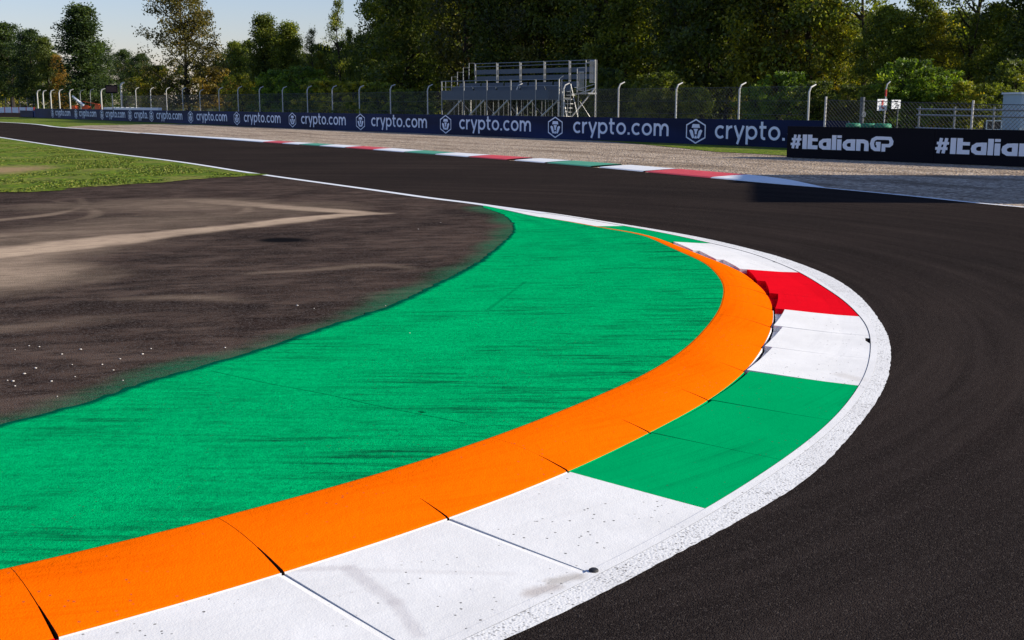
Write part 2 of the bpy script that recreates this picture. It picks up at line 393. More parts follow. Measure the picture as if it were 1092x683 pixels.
# ---------------------------------------------------------------- KERB (one thing, many cast elements)
kerb=empty('apex_kerb',(O[100][0],O[100][1],0))
tag(kerb,'large apex kerb in the foreground with orange raised ramp and red white green slabs','kerb')
KL=Vector(kerb.location)
def loc(v): return (v[0]-KL.x,v[1]-KL.y,v[2])
colour=lambda k: 'red' if k<0 else ['white','green','white','red'][(k//3)%4] if k<18 else 'white'
def seq(k):                                      # colour run, three elements each
    return ['white','green','white','red','white','green','white','white'][max(0,k//3)] if k>=0 else 'red'
def interp(A, idx):
    i=int(math.floor(idx)); i=min(max(i,0),len(A)-2); f=idx-i; return A[i]*(1-f)+A[i+1]*f
maxgap={4:.012,5:.02,6:.06,7:.075,8:.085,9:.085,10:.085,11:.085,12:.085,13:.08,14:.07,15:.04,16:.02}
LASTK=22
for k in range(-NPRE,LASTK+1):
    i0=(k+NPRE)*NS; i1=i0+NS
    if i1>=nO: break
    elen=np.hypot(*(O[i1]-O[i0])); g=.0016/elen
    cm=M[seq(k)]
    # --- coloured slab
    mb=MB(); nu=8; vs=[0,.04,.15,.4,.7,.95,1.0]; rows=[]
    mg=maxgap.get(k,.0)
    jit=random.uniform(-.003,.003)
    us=[g+(1-2*g)*u/nu for u in range(nu+1)]
    if k in (0,1): us=us[:-1]+[1-g-.030/elen,1-g]; nu=len(us)-1
    for u in us:
        idx=i0+u*NS; o=interp(O,idx); n=interp(N,idx); w=interp(Cd,idx); zo=interp(ZO,idx)
        start=.018+mg*u if w>.25 else .004
        start=min(start,w*.5)
        row=[]
        for v in vs:
            s=start+(w-start)*v
            lip=.020*min(1,mg*12)*(1-min(1,s/.5))
            z=.006+(zo*.85-.0)*(1-s/w)**1.1*1.0+lip+jit*.5*(1-v)-(.007 if k in (0,1) and u==us[-1] else 0)*(.4+.6*(1-v))
            p=o+n*s; row.append((p[0],p[1],z))
        rows.append(row)
    nv=len(vs)
    V=[loc(p) for r in rows for p in r]; F=[]
    for a in range(nu):
        for b in range(nv-1):
            q=a*nv+b; F.append((q,q+1,q+nv+1,q+nv)[::-1])
    # skirts down to the floor
    base=len(V)
    for a in range(nu+1): x=rows[a][0]; V.append(loc((x[0],x[1],.001)))
    for a in range(nu): F.append((a*nv,(a+1)*nv,base+a+1,base+a)[::-1])
    for e,rw in ((0,rows[0]),(nu,rows[-1])):
        b0=len(V)
        for x in rw: V.append(loc((x[0],x[1],.001)))
        for b in range(nv-1):
            f=(e*nv+b,e*nv+b+1,b0+b+1,b0+b); F.append(f if e==0 else f[::-1])
    # floor of the wedge beside the ramp
    if mg>0:
        b0=len(V)
        for u in us:
            idx=i0+u*NS; o=interp(O,idx); n=interp(N,idx); w=interp(Cd,idx)
            for s in (.018,min(.018+mg*u,w*.5)):
                p=o+n*s; V.append(loc((p[0],p[1],.002)))
        for a in range(nu): q=b0+2*a; F.append((q,q+1,q+3,q+2)[::-1])
    mb.v=V; mb.f=F; mb.build('coloured_slab',cm,kerb)
    # --- orange ramp element
    if k<=19:
        mb=MB(); vv=[0,.02,.08,.16,.24,.32,.36,.361,.45,.58,.72,.86,.97,1.0]; nv=len(vv)
        slot=.0075 if k<12 else .006
        V=[];F=[]
        nu=8
        tj=random.uniform(-.003,.003); tk=random.uniform(-.003,.003)
        for a in range(nu+1):
            for b,v in enumerate(vv):
                sl=(slot*1.15*(1-.7*v/.36) if v<=.36 else .0011)/elen
                if a==0: u=sl
                elif a==nu: u=1-sl
                else: u=a/nu
                idx=i0+u*NS; o=interp(O,idx); n=interp(N,idx); iw=interp(IW,idx); zi=interp(ZI,idx); zo=interp(ZO,idx)
                s=iw*v; prof=math.sin(min(1,v)*math.pi/2)**.95
                z=zo+(zi-zo)*prof+tj*(1-u)*(1-v)+tk*u*(1-v)
                if v>.96: z-=.004*(v-.96)/.04
                if b==0: z-=.006
                p=o-n*s; V.append(loc((p[0],p[1],z)))
        for a in range(nu):
            for b in range(nv-1):
                q=a*nv+b; F.append((q,q+1,q+nv+1,q+nv))
        for e in (0,nu):
            b0=len(V)
            for b in range(nv):
                x=V[e*nv+b]; V.append((x[0],x[1],.002))
            for b in range(nv-1):
                f=(e*nv+b,e*nv+b+1,b0+b+1,b0+b); F.append(f[::-1] if e==0 else f)
        mb.v=V; mb.f=F; ramp=mb.build('orange_ramp',M['orange'],kerb)
        ramp.data.materials.append(M['slot_shade'])
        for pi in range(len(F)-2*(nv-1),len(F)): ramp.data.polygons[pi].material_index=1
        # painted upright face of the ramp, in the colour of its slab
        fb=MB(); V=[];F=[]
        for a in range(nu+1):
            u=(a/nu)*(1-2*slot/elen)+slot/elen; idx=i0+u*NS; o=interp(O,idx); n=interp(N,idx); zo=interp(ZO,idx)
            p=o+n*.003; V+= [loc((p[0],p[1],.003)),loc((p[0],p[1],zo-.002)),loc((o[0],o[1],zo-.001))]
        for a in range(nu):
            q=3*a; F+=[(q,q+3,q+4,q+1),(q+1,q+4,q+5,q+2)]
        fb.v=V; fb.f=F; fb.build('ramp_face',cm,ramp)
# slab border and coarse white line round the outside
def ribbon(name, A, B, za, zb, mat, parent=None, off=(0,0,0), nsub=1):
    V=[];F=[]; n=len(A)
    for a,b in zip(A,B):
        for s in range(nsub+1):
            f=s/nsub; V.append((a[0]*(1-f)+b[0]*f-off[0],a[1]*(1-f)+b[1]*f-off[1],za*(1-f)+zb*f))
    m=nsub+1
    for i in range(n-1):
        for s in range(nsub):
            q=i*m+s; F.append((q,q+1,q+m+1,q+m))
    a=Vector(V[F[0][0]]);b=Vector(V[F[0][1]]);c=Vector(V[F[0][2]])
    if (b-a).cross(c-a).z<0: F=[f[::-1] for f in F]
    mb=MB(); mb.v=V; mb.f=F; return mb.build(name,mat,parent)
bw=np.minimum(.055,(Wd-Cd)*.6)
ribbon('slab_border',O+N*(Cd+.004)[:,None],O+N*(Cd+bw)[:,None],.010,.009,M['white'],kerb,KL)
rw=O+N*(Cd+bw)[:,None]; ow=O+N*Wd[:,None]
ow2=resample(ow,.05); nn=normals(ow2)
jr=RNG.normal(0,.0022,len(ow2))
ow2=ow2+nn*jr[:,None]
iw2=resample(rw,n=len(ow2))
ribbon('edge_line',iw2,ow2,.008,.0045,M['roughline'],kerb,KL,2)
# black rubber plug in the slab joint near the line
pg=MB(); px_,py_=G(633,609,.01); pg.lathe([(0,.012),(.015,.0115),(.020,.008),(.021,0)],(px_,py_,.008),14)
tag(pg.build('rubber_plug',M['rubber'],smooth=True),'small black round plug on the white slab near the coarse line','plug')

# ---------------------------------------------------------------- green painted run-off
Bp=[G(*p,.02) for p in [(0,451),(91.6,427),(174,400),(256,377),(339,350),(412,325.6),(460,304),(500,284),(525.6,266.8),(544,250),(548,242),(544,233.8),(534,227.2),(515,220.6)]]
Bc=catmull(prev(Bp,4,1.0)+Bp,8); 
n=260
Ie=np.vstack([I[:int((20.2+NPRE)*NS)],O[int((20.3+NPRE)*NS):]-N[int((20.3+NPRE)*NS):]*.004])
ZIe=np.r_[ZI[:int((20.2+NPRE)*NS)],ZI[int((20.3+NPRE)*NS):]]
dI=np.r_[0,np.cumsum(np.hypot(*np.diff(Ie,axis=0).T))]
s=np.linspace(0,1,n)
Ir=np.c_[np.interp(s*dI[-1],dI,Ie[:,0]),np.interp(s*dI[-1],dI,Ie[:,1])]; Zr=np.interp(s*dI[-1],dI,ZIe)
Br=resample(Bc,n=n)
br_j=RNG.normal(0,.012,n); Br=Br+normals(Br)*br_j[:,None]
m=28; V=[];
for i in range(n):
    L=np.hypot(*(Br[i]-Ir[i]))
    for j in range(m+1):
        f=j/m; z=Zr[i]*(1-f)**1.15+.009*f+ (.0035*math.sin(Ir[i][0]*2.1+j*.5)*math.sin(math.pi*f))
        if j==0: z=Zr[i]-.003
        z=max(z,.0095)
        p=Ir[i]*(1-f)+Br[i]*f; V.append((p[0],p[1],z))
F=[]
for i in range(n-1):
    for j in range(m):
        q=i*(m+1)+j; F.append((q,q+m+1,q+m+2,q+1))
b0=len(V)
for i in range(n): q=V[i*(m+1)+m]; V.append((q[0],q[1],0.0))
for i in range(n-1): F.append((i*(m+1)+m,(i+1)*(m+1)+m,b0+i+1,b0+i))
mb=MB(); mb.v=V; mb.f=[f[::-1] for f in F]; ro=mb.build('painted_runoff',M['runoff'],smooth=True); tag(ro,kind='structure')
a=Vector(V[F[0][0]])
ro.data.update()
at=ro.data.attributes.new('near_ramp','FLOAT','POINT'); vals=[max(0,1-(i%(m+1))/m*3.2) if i<b0 else 0 for i in range(len(V))]; at.data.foreach_set('value',vals)
if ro.data.polygons[m//2].normal.z<0: ro.data.flip_normals()

# ---------------------------------------------------------------- track, infield, gravel, grass
Lp=[(-95,170),(-62,121)]+[G(*p) for p in [(0,146.6),(96.6,160.8),(193,173),(270.6,185),(400,203),(460,211.5),(500,216.4),(525,219.9),(552,223.6),(585,228)]]
Lc=catmull(Lp,6)
Fp=[(-140,222),(-95,168)]+[G(*p) for p in [(0,130.5),(64,136),(129,140.5),(206,146.5),(279,152),(357,157.2),(434,163),(498,167.8),(540,171),(620,177.5),(700,185),(782,192.5),(830,196.8),(876,200.5),(966,209),(1092,221.5)]]+[(12.6,17.5),(15.2,12),(16.8,5),(17.5,-3),(17.5,-12)]
Fc=catmull(Fp,6)
trk=[tuple(p) for p in Fc]+[(-12,-12),(-12,1.0)]+[tuple(p) for p in (I[:210:6]+[-0.2,.1])]+[tuple(p) for p in Lc[::-1]]
trk_poly=[tuple(p) for p in Fc]+[(-12,-12),(-9,.2)]+[tuple(p) for p in prev(Bp,4,1.0)]+[tuple(p) for p in Bp[:-2]]+[tuple(p) for p in Lc[::-1]]
tag(poly_sheet('track',trk_poly,0.0,M['track']),kind='structure')
# infield asphalt: a dense sheet that carries its dust, drain patch and green overspray as masks
gp=[G(*p) for p in [(0,206),(50,202.5),(103,199.7),(180,194.5),(240,189.5),(285,187.2)]]
x0,x1,y0,y1,st=-24,4,-1,42,.075
xs=np.arange(x0,x1,st); ys=np.arange(y0,y1,st); X,Y=np.meshgrid(xs,ys)
inf_poly=[(-40,-1),(-9,-1)]+[tuple(p) for p in prev(Bp,4,1.0)]+[tuple(p+np.array([.10,0])) for p in map(np.array,Bp)]+[tuple(p) for p in Lc[::-1] if p[1]<60]+[(-60,70)]
cx,cy=X[:-1,:-1]+st/2,Y[:-1,:-1]+st/2
keep=inside(cx,cy,inf_poly)
ids=np.arange(X.size).reshape(X.shape)
Fq=np.stack([ids[:-1,:-1][keep],ids[:-1,1:][keep],ids[1:,1:][keep],ids[1:,:-1][keep]],1)
def smooth01(a): a=np.clip(a,0,1); return a*a*(3-2*a)
def vnoise(X,Y,s,seed):
    r=np.random.default_rng(seed); T=r.random((64,64)); u=X*s; v=Y*s; iu=np.floor(u).astype(int); iv=np.floor(v).astype(int)
    fu=smooth01(u-iu); fv=smooth01(v-iv); a=T[iu%64,iv%64]; b=T[(iu+1)%64,iv%64]; c=T[iu%64,(iv+1)%64]; d=T[(iu+1)%64,(iv+1)%64]
    return (a*(1-fu)+b*fu)*(1-fv)+(c*(1-fu)+d*fu)*fv
wob=(vnoise(X,Y,.9,1)-.5)*.9+(vnoise(X,Y,2.7,2)-.5)*.45+(vnoise(X,Y,7,3)-.5)*.2
dust=np.zeros(X.shape)
def trail(px, wid, amt, soft=.5):
    global dust
    P=catmull([G(*p) for p in px],5); d,par=dist_poly(X,Y,P); par=par/(len(P)-1)
    w=np.interp(par,np.linspace(0,1,len(wid)),wid); a=np.interp(par,np.linspace(0,1,len(amt)),amt)
    dust=np.maximum(dust,a*smooth01(1-(d+wob*w*.8-w*(1-soft))/(w*soft*2)))
trail([(-40,300),(0,284),(60,270),(120,260)],[1.0,.7,.3],[.6,.45,.15],.95)
trail([(-60,276),(0,270),(60,262),(130,255),(200,247),(270,240),(330,233),(385,229),(413,228)],[.75,.60,.45,.38,.32,.26,.12],[.95,.9,.8,.75,.85,.8,.4])
trail([(60,219),(130,215),(190,214),(250,217),(310,222),(370,226),(405,228.5)],[.15,.22,.3,.35,.3,.25,.15],[.05,.12,.25,.4,.6,.7,.5])
trail([(-20,252),(40,250),(110,247),(170,245),(205,240)],[.3,.2,.15],[.35,.25,.1])
trail([(-30,238),(20,233),(60,228),(90,220),(85,212)],[.2,.15,.1],[.3,.28,.1])
trail([(60,222),(200,219),(340,221)],[.9,1.2,.7],[.16,.26,.12],.95)
trail([(0,262),(150,240),(330,224)],[1.3,1.2,.8],[.22,.2,.12],.95)
trail([(240,232),(262,226),(262,219),(235,214)],[.08,.1,.06],[.15,.3,.1])
trail([(60,215),(95,222),(100,231),(60,238)],[.1,.12,.08],[.1,.25,.1])
trail([(130,320),(180,318),(230,319),(262,322)],[.12,.16,.1],[.12,.2,.05],.9)
trail([(270,292),(340,288),(400,283),(440,287)],[.1,.14,.1],[.12,.22,.1],.9)
trail([(0,352),(60,346),(110,340)],[.2,.2],[.14,.05],.9)
mx_,my_=G(301,256.5); mark=smooth01(1.6-np.hypot((X-mx_)/.30,(Y-my_)/.24)-wob*.5)
spr,par=dist_poly(X,Y,np.array([p for p in Bc if p[0]>-12]))
spray=.85*smooth01(1-(spr+ (vnoise(X,Y,1.2,5)-.5)*.30+(vnoise(X,Y,9,6)-.5)*.10)/.42)
inf=np_mesh('infield_asphalt',np.c_[X.ravel(),Y.ravel(),np.full(X.size,.004)],Fq,M['infield'],{'dust':dust.ravel(),'mark':mark.ravel(),'spray':spray.ravel()})
tag(inf,kind='structure')
# near line along the straight
Lr=resample(np.array([p for p in Lc if True]),.5); Nl=normals(Lr)
sgn=1 if Nl[len(Nl)//2][0]>0 else -1; Nl=Nl*sgn
wv=.21*np.ones(len(Lr))
ribbon('track_edge_line',Lr-Nl*wv[:,None]*.8,Lr+Nl*.03,.012,.011,M['line']).name='road_line'
tag(bpy.data.objects['road_line'],kind='structure')
# infield grass
gL=[p for p in Lc if p[1]>G(285,187.2)[1]]
gpoly=[(-60,18),(-24,21)]+gp+[tuple(np.array(p)-np.array([.22,.1])) for p in gL[::-1]]+[(-160,140)]
# roughen the verge where grass meets the old asphalt
gpe=[]
gpr=resample(catmull([(-24,21)]+gp,8),.09)
for i,p in enumerate(gpr): gpe.append((p[0]+random.gauss(0,.03),p[1]+random.gauss(0,.08)+.22*math.sin(i*.31)*math.sin(i*.083)))
gpoly=[(-60,18)]+gpe+[tuple(np.array(p)-np.array([.22,.1])) for p in gL[::-1]]+[(-160,140)]
tag(poly_sheet('grass_verge',gpoly,.016,M['grass']),kind='structure')
# far side of the track
wallP0=np.array([8.8,55.0]); wallV=np.array([-6.45,9.28])
gvF=[p for p in Fc if G(64,136)[1]>=p[1]] 
gravel=[tuple(p) for p in gvF if p[1]>-12]+[(60,-12),(60,20),(20,33)]+[(15.9,35.9),(10.3,42.6),(9.5,53.5),(-6,76),(-30,108)]+[G(170,132.5),G(90,134)]
tag(poly_sheet('gravel_trap',gravel,-.012,M['gravel']),kind='structure')
tag(poly_sheet('ground',[(-900,-300),(900,-300),(900,1500),(-900,1500)],-.07,M['ground']),kind='structure')
gfar=[tuple(p) for p in Fc if p[1]>G(129,140.5)[1]-1 and p[1]<230]+[G(130,133.6),G(165,132.3),G(230,134.5),(-22,104),(-60,162),(-70,215),(-160,260)]
tag(poly_sheet('grass_strip',[(p[0],p[1]) for p in gfar],-.030,M['grass']),kind='structure')
tag(poly_sheet('grass_bank',[(-62,161),(-36,118),(-3,72),(11.2,52.5),(14.8,45.5),(22,33),(80,20),(200,100),(60,240),(-40,240)],-.040,M['ground']),kind='structure')
gs=[G(*p) for p in [(690,154.4),(735,159.0),(765,162.3),(800,163.8),(845,166.6)]]+[(12.5,46),(13.1,49.1),(4.0,62.1)]
tag(poly_sheet('grass_edging',gs,.004,M['grass']),kind='structure')
tag(poly_sheet('service_road',[(-160,250),(-95,175),(-58.5,157),(-60,205),(-100,238)],-.022,M['track']),kind='structure')
# grass blades
def blades(name, poly, n, bb, h, lab):
    P=[]
    while len(P)<n:
        x=RNG.uniform(bb[0],bb[1],n*2); y=RNG.uniform(bb[2],bb[3],n*2)
        k=inside(x,y,poly)&(np.hypot((x-G(2,182)[0])*1.5,(y-G(2,182)[1])*.75)>2.6)&inside(x+.5,y+.3,poly)&(vnoise(x,y,.7,11)+.35*vnoise(x,y,2.3,12)>.62); P+=list(zip(x[k],y[k]))
    P=np.array(P[:n]); a=RNG.uniform(0,6.28,n); hh=RNG.uniform(.4,1,n)*h; w=RNG.uniform(.012,.03,n)*1.4
    ln=RNG.normal(0,.45,(n,2))*hh[:,None]
    A=np.c_[P[:,0]-np.cos(a)*w,P[:,1]-np.sin(a)*w,np.full(n,.01)]; B=np.c_[P[:,0]+np.cos(a)*w,P[:,1]+np.sin(a)*w,np.full(n,.01)]
    C=np.c_[P[:,0]+ln[:,0],P[:,1]+ln[:,1],.01+hh]
    V=np.stack([A,B,C],1).reshape(-1,3); F=np.arange(3*n).reshape(-1,3)
    o=np_mesh(name,V,F,M['blade'],{'tone':np.repeat(RNG.random(n),3)}); tag(o,lab,'grass',kind='stuff'); return o
t=NT('grass blades'); a_=t.attr('tone'); t.color(t.ramp(a_,[(0,(.020,.042,.003)),(.5,(.085,.13,.008)),(.8,(.15,.19,.015)),(1,(.28,.24,.06))])); t.rough(.6,.2); M['blade']=t.m
blades('grass',gpoly,200000,(-34,-5,19,66),.034,'short sunlit grass of the infield verge on the left')

# far kerb, laid in coloured runs
Ff=resample(catmull([G(*p) for p in [(150,142.4),(206,146.5),(279,152),(357,157.2),(434,163),(498,167.8),(540,171),(620,177.5),(700,185),(782,192.5),(830,196.8),(878,200.5)]],8),.5)
Nf=normals(Ff); sgn=1 if (Nf[len(Nf)//2]@np.array([1,1]))>0 else -1; Nf=Nf*sgn
pxs=546+FOC*Ff[:,0]/Ff[:,1]
wid=np.interp(pxs,[150,206,240,756,790,820,850,868,880],[.3,.5,.8,1.35,1.1,.78,.42,.18,.02])
runs=[(150,206,'w'),(206,283,'w'),(283,303,'r'),(303,321,'w'),(321,342,'g'),(342,370,'w'),(370,399,'r'),(399,432,'w'),(432,463,'g'),(463,499,'w'),(499,545,'r'),(545,580,'w'),(580,632,'g'),(632,684,'w'),(684,756,'r'),(756,890,'w')]
fk=empty('exit_kerb',(Ff[40][0],Ff[40][1],0)); tag(fk,'long low kerb on the far side of the track, red white and green runs before the gravel','kerb')
FM={'w':plain('far white paint',(.74,.74,.72),.65,0,.1,2),'r':plain('far red paint',(.60,.045,.05),.65,0,.2,2),'g':plain('far green paint',(.06,.30,.17),.65,0,.2,2)}
for a,b,c in runs:
    k=[i for i in range(len(Ff)) if a-3<=pxs[i]<=b+3]
    P=Ff[k]; q=Nf[k]; w=wid[k]
    # exact ends
    def cut(P_,q_,w_):
        x=546+FOC*P_[:,0]/P_[:,1]; o=np.argsort(x); 
        ss=np.linspace(max(a,x.min()),min(b,x.max()),max(4,len(k)))
        f=lambda A: np.interp(ss,x[o],A[o])
        return np.c_[f(P_[:,0]),f(P_[:,1])],np.c_[f(q_[:,0]),f(q_[:,1])],f(w_)
    P,q,w=cut(P,q,w)
    mb=MB(); V=[];F=[]; prof=[(0,.004),(.06,.03),(.6,.055),(.92,.06),(1,-.02)]
    for i in range(len(P)):
        for f,z in prof:
            e=P[i]+q[i]*w[i]*f; V.append((e[0]-fk.location.x,e[1]-fk.location.y,z*min(1,w[i]/.8)+.002))
    m5=len(prof)
    for i in range(len(P)-1):
        for j in range(m5-1):
            F.append((i*m5+j,(i+1)*m5+j,(i+1)*m5+j+1,i*m5+j+1))
    aa=Vector(V[F[0][0]]);bb=Vector(V[F[0][1]]);cc=Vector(V[F[0][2]])
    if (bb-aa).cross(cc-aa).z<0: F=[f[::-1] for f in F]
    mb.v=V; mb.f=F; mb.build('kerb_run',FM[c],fk)
# lines beside the gravel, left of and right of the far kerb
for nm,pts,w in (('far_line',[(-140,222),(-95,168),G(0,130.5),G(64,136),G(110,139.2),G(150,142.4)],.38),('right_line',[G(870,199.8),G(966,208.8),G(1092,221.3),(12.6,17.4),(15.2,12),(16.8,5),(17.5,-3)],.12)):
    P=resample(catmull(pts,6),.6); q=normals(P)
    o=ribbon('road_line',P-q*w/2,P+q*w/2,.006,.006,M['line']); tag(o,kind='structure')

# pebbles thrown onto the infield asphalt
pm=None
spots=[(8,407),(14,408),(26,400),(38,394),(66,379),(77,390),(109,390),(55,408),(61,424),(131,407),(16,413),(188,409),(121,396),(31,370),(42,371),(16,374),(86,374),(80,403),(317,327),(335,330),(437,362),(411,327),(161,373),(152,379),(128,384),(240,372),(446,245),(470,238)]
for i,(a,b) in enumerate(spots):
    x,y=G(a,b)
    if pm is None:
        mb=MB(); prof=[(0,-.5),(.55,-.42),(.9,-.1),(.95,.2),(.6,.62),(.02,.75)]; mb.lathe(prof,(0,0,.42),9)
        mb.v=[(v[0]*(1+.15*math.sin(i_*2.3)),v[1]*(1+.15*math.cos(i_*1.7)),v[2]) for i_,v in enumerate(mb.v)]
        pm=mb.build('pebble',M['pebble'],smooth=True); o=pm
    else: o=pm.copy(); COL.objects.link(o)
    s_=random.uniform(.005,.011); o.scale=(s_*1.2,s_,s_*.8); o.rotation_euler=(0,0,random.uniform(0,6))
    o.location=(x,y,.005 if (a,b)!=(437,362) else .05)
    tag(o,'tiny pale pebble lying loose near the green painted run-off','pebble','pebbles scattered on the infield asphalt')

# ---------------------------------------------------------------- lettering
def ribbon_stroke(pts, w, closed=False):
    P=[np.array(p,float) for p in pts]; n=len(P); L=[];Rr=[]
    for i in range(n):
        if closed: a,b,c=P[(i-1)%n],P[i],P[(i+1)%n]
        else: a,b,c=P[max(i-1,0)],P[i],P[min(i+1,n-1)]
        d1=b-a; d2=c-b
        if np.hypot(*d1)<1e-9: d1=d2
        if np.hypot(*d2)<1e-9: d2=d1
        d1=d1/np.hypot(*d1); d2=d2/np.hypot(*d2); n1=np.array([-d1[1],d1[0]]); n2=np.array([-d2[1],d2[0]])
        mm=n1+n2; mm/=max(.3,np.hypot(*mm)); k=1/max(.45,mm@n1)
        L.append(b+mm*k*w/2); Rr.append(b-mm*k*w/2)
    return L,Rr
def arc(cx,cy,rx,ry,a0,a1,n=14):
    return [(cx+rx*math.cos(R(a0+(a1-a0)*i/n)),cy+ry*math.sin(R(a0+(a1-a0)*i/n))) for i in range(n+1)]
def glyph(ch, w=.19):                 # thin round lettering, x-height 1
    h=w/2; r=.5-h
    if ch=='c': return [(arc(.5,.5,r,r,48,312),0)],.86
    if ch=='o': return [(arc(.5,.5,r,r,0,360,24)[:-1],1)],1.0
    if ch=='r': return [([(h,0),(h,1)],0),(arc(.5,.5,.5-h,.5-h,172,84,8),0)],.56
    if ch=='y': return [([(.05,1),(.43,.08)],0),([(.83,1),(.30,-.36)],0)],.88
    if ch=='p': return [([(h,-.36),(h,1)],0),(arc(.5,.5,r,r,0,360,24)[:-1],1)],1.0
    if ch=='t': return [([(.22,1.32),(.22,.28)],0),(arc(.45,.28,.23,.28-h,180,285,8),0),([(0,.92),(.58,.92)],0)],.6
    if ch=='.': return [([(.02,.11),(.22,.11)],0)],.24
    if ch=='m': return [([(h,0),(h,1)],0),([(h,.55)]+arc(.38,.58,.38-h,.42-h,180,0,8)+[(.76-h,0)],0),([(.76-h,.55)]+arc(1.045,.58,.38-h,.42-h,180,0,8)+[(1.42-h,0)],0)],1.42
def blockglyph(ch):                   # heavy square lettering, cap height 1, as filled outlines
    if ch=='#': return [([(.02,.66),(.62,.66)],.17),([(-.04,.32),(.56,.32)],.17),([(.10,.02),(.24,.98)],.16),([(.36,.02),(.50,.98)],.16)],.66
    if ch=='I': return [([(.14,0),(.14,1)],.27)],.29
    if ch=='t': return [([(.14,1.0),(.14,.14),(.62,.14)],.27),([(.10,.66),(.62,.66)],.21)],.64
    if ch=='l': return [([(.13,0),(.13,1)],.26)],.28
    if ch=='i': return [([(.13,0),(.13,.73)],.26),([(.13,.82),(.13,1.0)],.26)],.28
    if ch=='a': return [([(.60,.64),(.30,.62),(.16,.5),(.13,.36),(.16,.22),(.3,.12),(.52,.12)],.24),([(.62,0),(.62,.76)],.26)],.77
    if ch=='n': return [([(.13,0),(.13,.64),(.42,.64),(.56,.58),(.60,.45),(.60,0)],.25)],.75
    if ch=='G': return [([(.78,.88),(.36,.88),(.18,.76),(.12,.5),(.18,.24),(.32,.13),(.50,.13),(.50,.52),(.34,.52)],.22)],.63
    if ch=='P': return [([(.11,0),(.11,.40),(.42,.40),(.52,.50),(.54,.68),(.45,.87),(.08,.88)],.21)],.66
def letters(name, text, fn, parent, p0, dirv, nrm, z0, total, xh, mat, block=False, gap=.17):
    """one mesh per word; each stroke 1.5 mm proud of the one before"""
    adv=[]; x=0
    for ch in text:
        g_,w_=fn(ch); adv.append((x,g_)); x+=w_+gap
    x-=gap; sx=total/x; mb=MB(); dep=.012; cnt=0
    for ox,g_ in adv:
        for st_,c_ in g_:
            w_=c_ if block else .19; closed=(not block) and c_==1
            L,Rr=ribbon_stroke(st_,w_,closed); n_=len(L); dd=dep+.0016*(cnt%4); cnt+=1
            base=len(mb.v)
            def put(q,dp):
                X_=(q[0]+ox)*sx; Z_=z0+q[1]*xh; mb.v.append((p0[0]+dirv[0]*X_+nrm[0]*dp,p0[1]+dirv[1]*X_+nrm[1]*dp,Z_))
            for a,b in zip(L,Rr): put(a,dd); put(b,dd); put(a,0.004); put(b,.004)
            rng=range(n_ if closed else n_-1)
            for i in rng:
                q=base+4*i; r_=base+4*((i+1)%n_)
                mb.f+=[(q,q+1,r_+1,r_),(q+1,q+3,r_+3,r_+1),(q+2,q,r_,r_+2)]
            if not closed:
                q=base; mb.f.append((q,q+2,q+3,q+1)); q=base+4*(n_-1); mb.f.append((q,q+1,q+3,q+2))
    return mb.build(name,mat,parent)

# ---------------------------------------------------------------- long navy hoarding
WH=1.2
u_=-wallV/np.hypot(*wallV)                          # reading direction (left to right)
nw=np.array([u_[1],-u_[0]]);                       # towards the track
if nw@np.array([-8.8,-55])<0: nw=-nw
wp=lambda t: wallP0+wallV*t
wall=empty('advertising_wall',(*wp(2),0)); tag(wall,'long navy blue hoarding with repeated pale lettering running behind the gravel','hoarding')
WL=np.array([wall.location.x,wall.location.y])
P_=np.hypot(*wallV)
cuts=[-.745,.45,1.45,2.45,3.45,4.45,5.45,6.45,7.43,8.4,9.36,10.34,11.3]
rzw=math.atan2(u_[1],u_[0])
for a,b in zip(cuts[:-1],cuts[1:]):
    mid=wp((a+b)/2)-WL; L_=(b-a)*P_-.012
    mb=MB(); mb.box((mid[0]-nw[0]*.04,mid[1]-nw[1]*.04,WH/2-.02),(L_,.08,WH),rzw); pn=mb.build('banner_panel',M['navy'],wall)
    mb=MB(); mb.box((mid[0]-nw[0]*.34,mid[1]-nw[1]*.34,WH/2-.08),(L_,.5,WH-.1),rzw); mb.build('barrier_backing',M['darksteel'],wall)
bms={'hex':None}
def emblem(tc):
    c=wp(tc)-WL; H=.54; Wd_=.62; zc=.60
    def P3(x,z,dp): return (c[0]+u_[0]*x+nw[0]*dp,c[1]+u_[1]*x+nw[1]*dp,zc+z)
    mb=MB()
    hexo=[(0,H),(Wd_,H*.52),(Wd_,-H*.52),(0,-H),(-Wd_,-H*.52),(-Wd_,H*.52)]
    L,Rr=ribbon_stroke(hexo,.065,True); b0=0
    for a,b in zip(L,Rr): mb.v+= [P3(*a,.014),P3(*b,.014)]
    for i in range(6): q=2*i; r_=2*((i+1)%6); mb.f.append((q,q+1,r_+1,r_))
    def poly(pts,dp=.014): 
        b0=len(mb.v); mb.v+= [P3(x,z,dp) for x,z in pts]; mb.f.append(tuple(range(b0,b0+len(pts))))
    poly([(-.22,.33),(.22,.33),(.28,.16),(-.28,.16)])
    poly([(-.15,.115),(.15,.115),(.07,-.02),(.06,-.14),(-.06,-.14),(-.07,-.02)])
    for s in (-1,1):
        poly([(s*.44,.03),(s*.33,.09),(s*.20,.02),(s*.12,-.22),(s*.08,-.30),(s*.22,-.33),(s*.32,-.20)][::s])
    poly([(-.05,-.20),(.05,-.20),(.09,-.33),(-.09,-.33)])
    mb.build('emblem',M['letter'],wall)
for k in range(0,8):
    emblem(k if k else .035)
    p0=wp(k-.14)-WL
    if k==0: letters('lettering','crypto.com',glyph,wall,wp(-.076)-WL,u_,nw,.30,6.85,.60,M['letter'])
    elif k==7: pass
    else: letters('lettering','crypto.com',glyph,wall,p0,u_,nw,.33,7.45,.60,M['letter'])
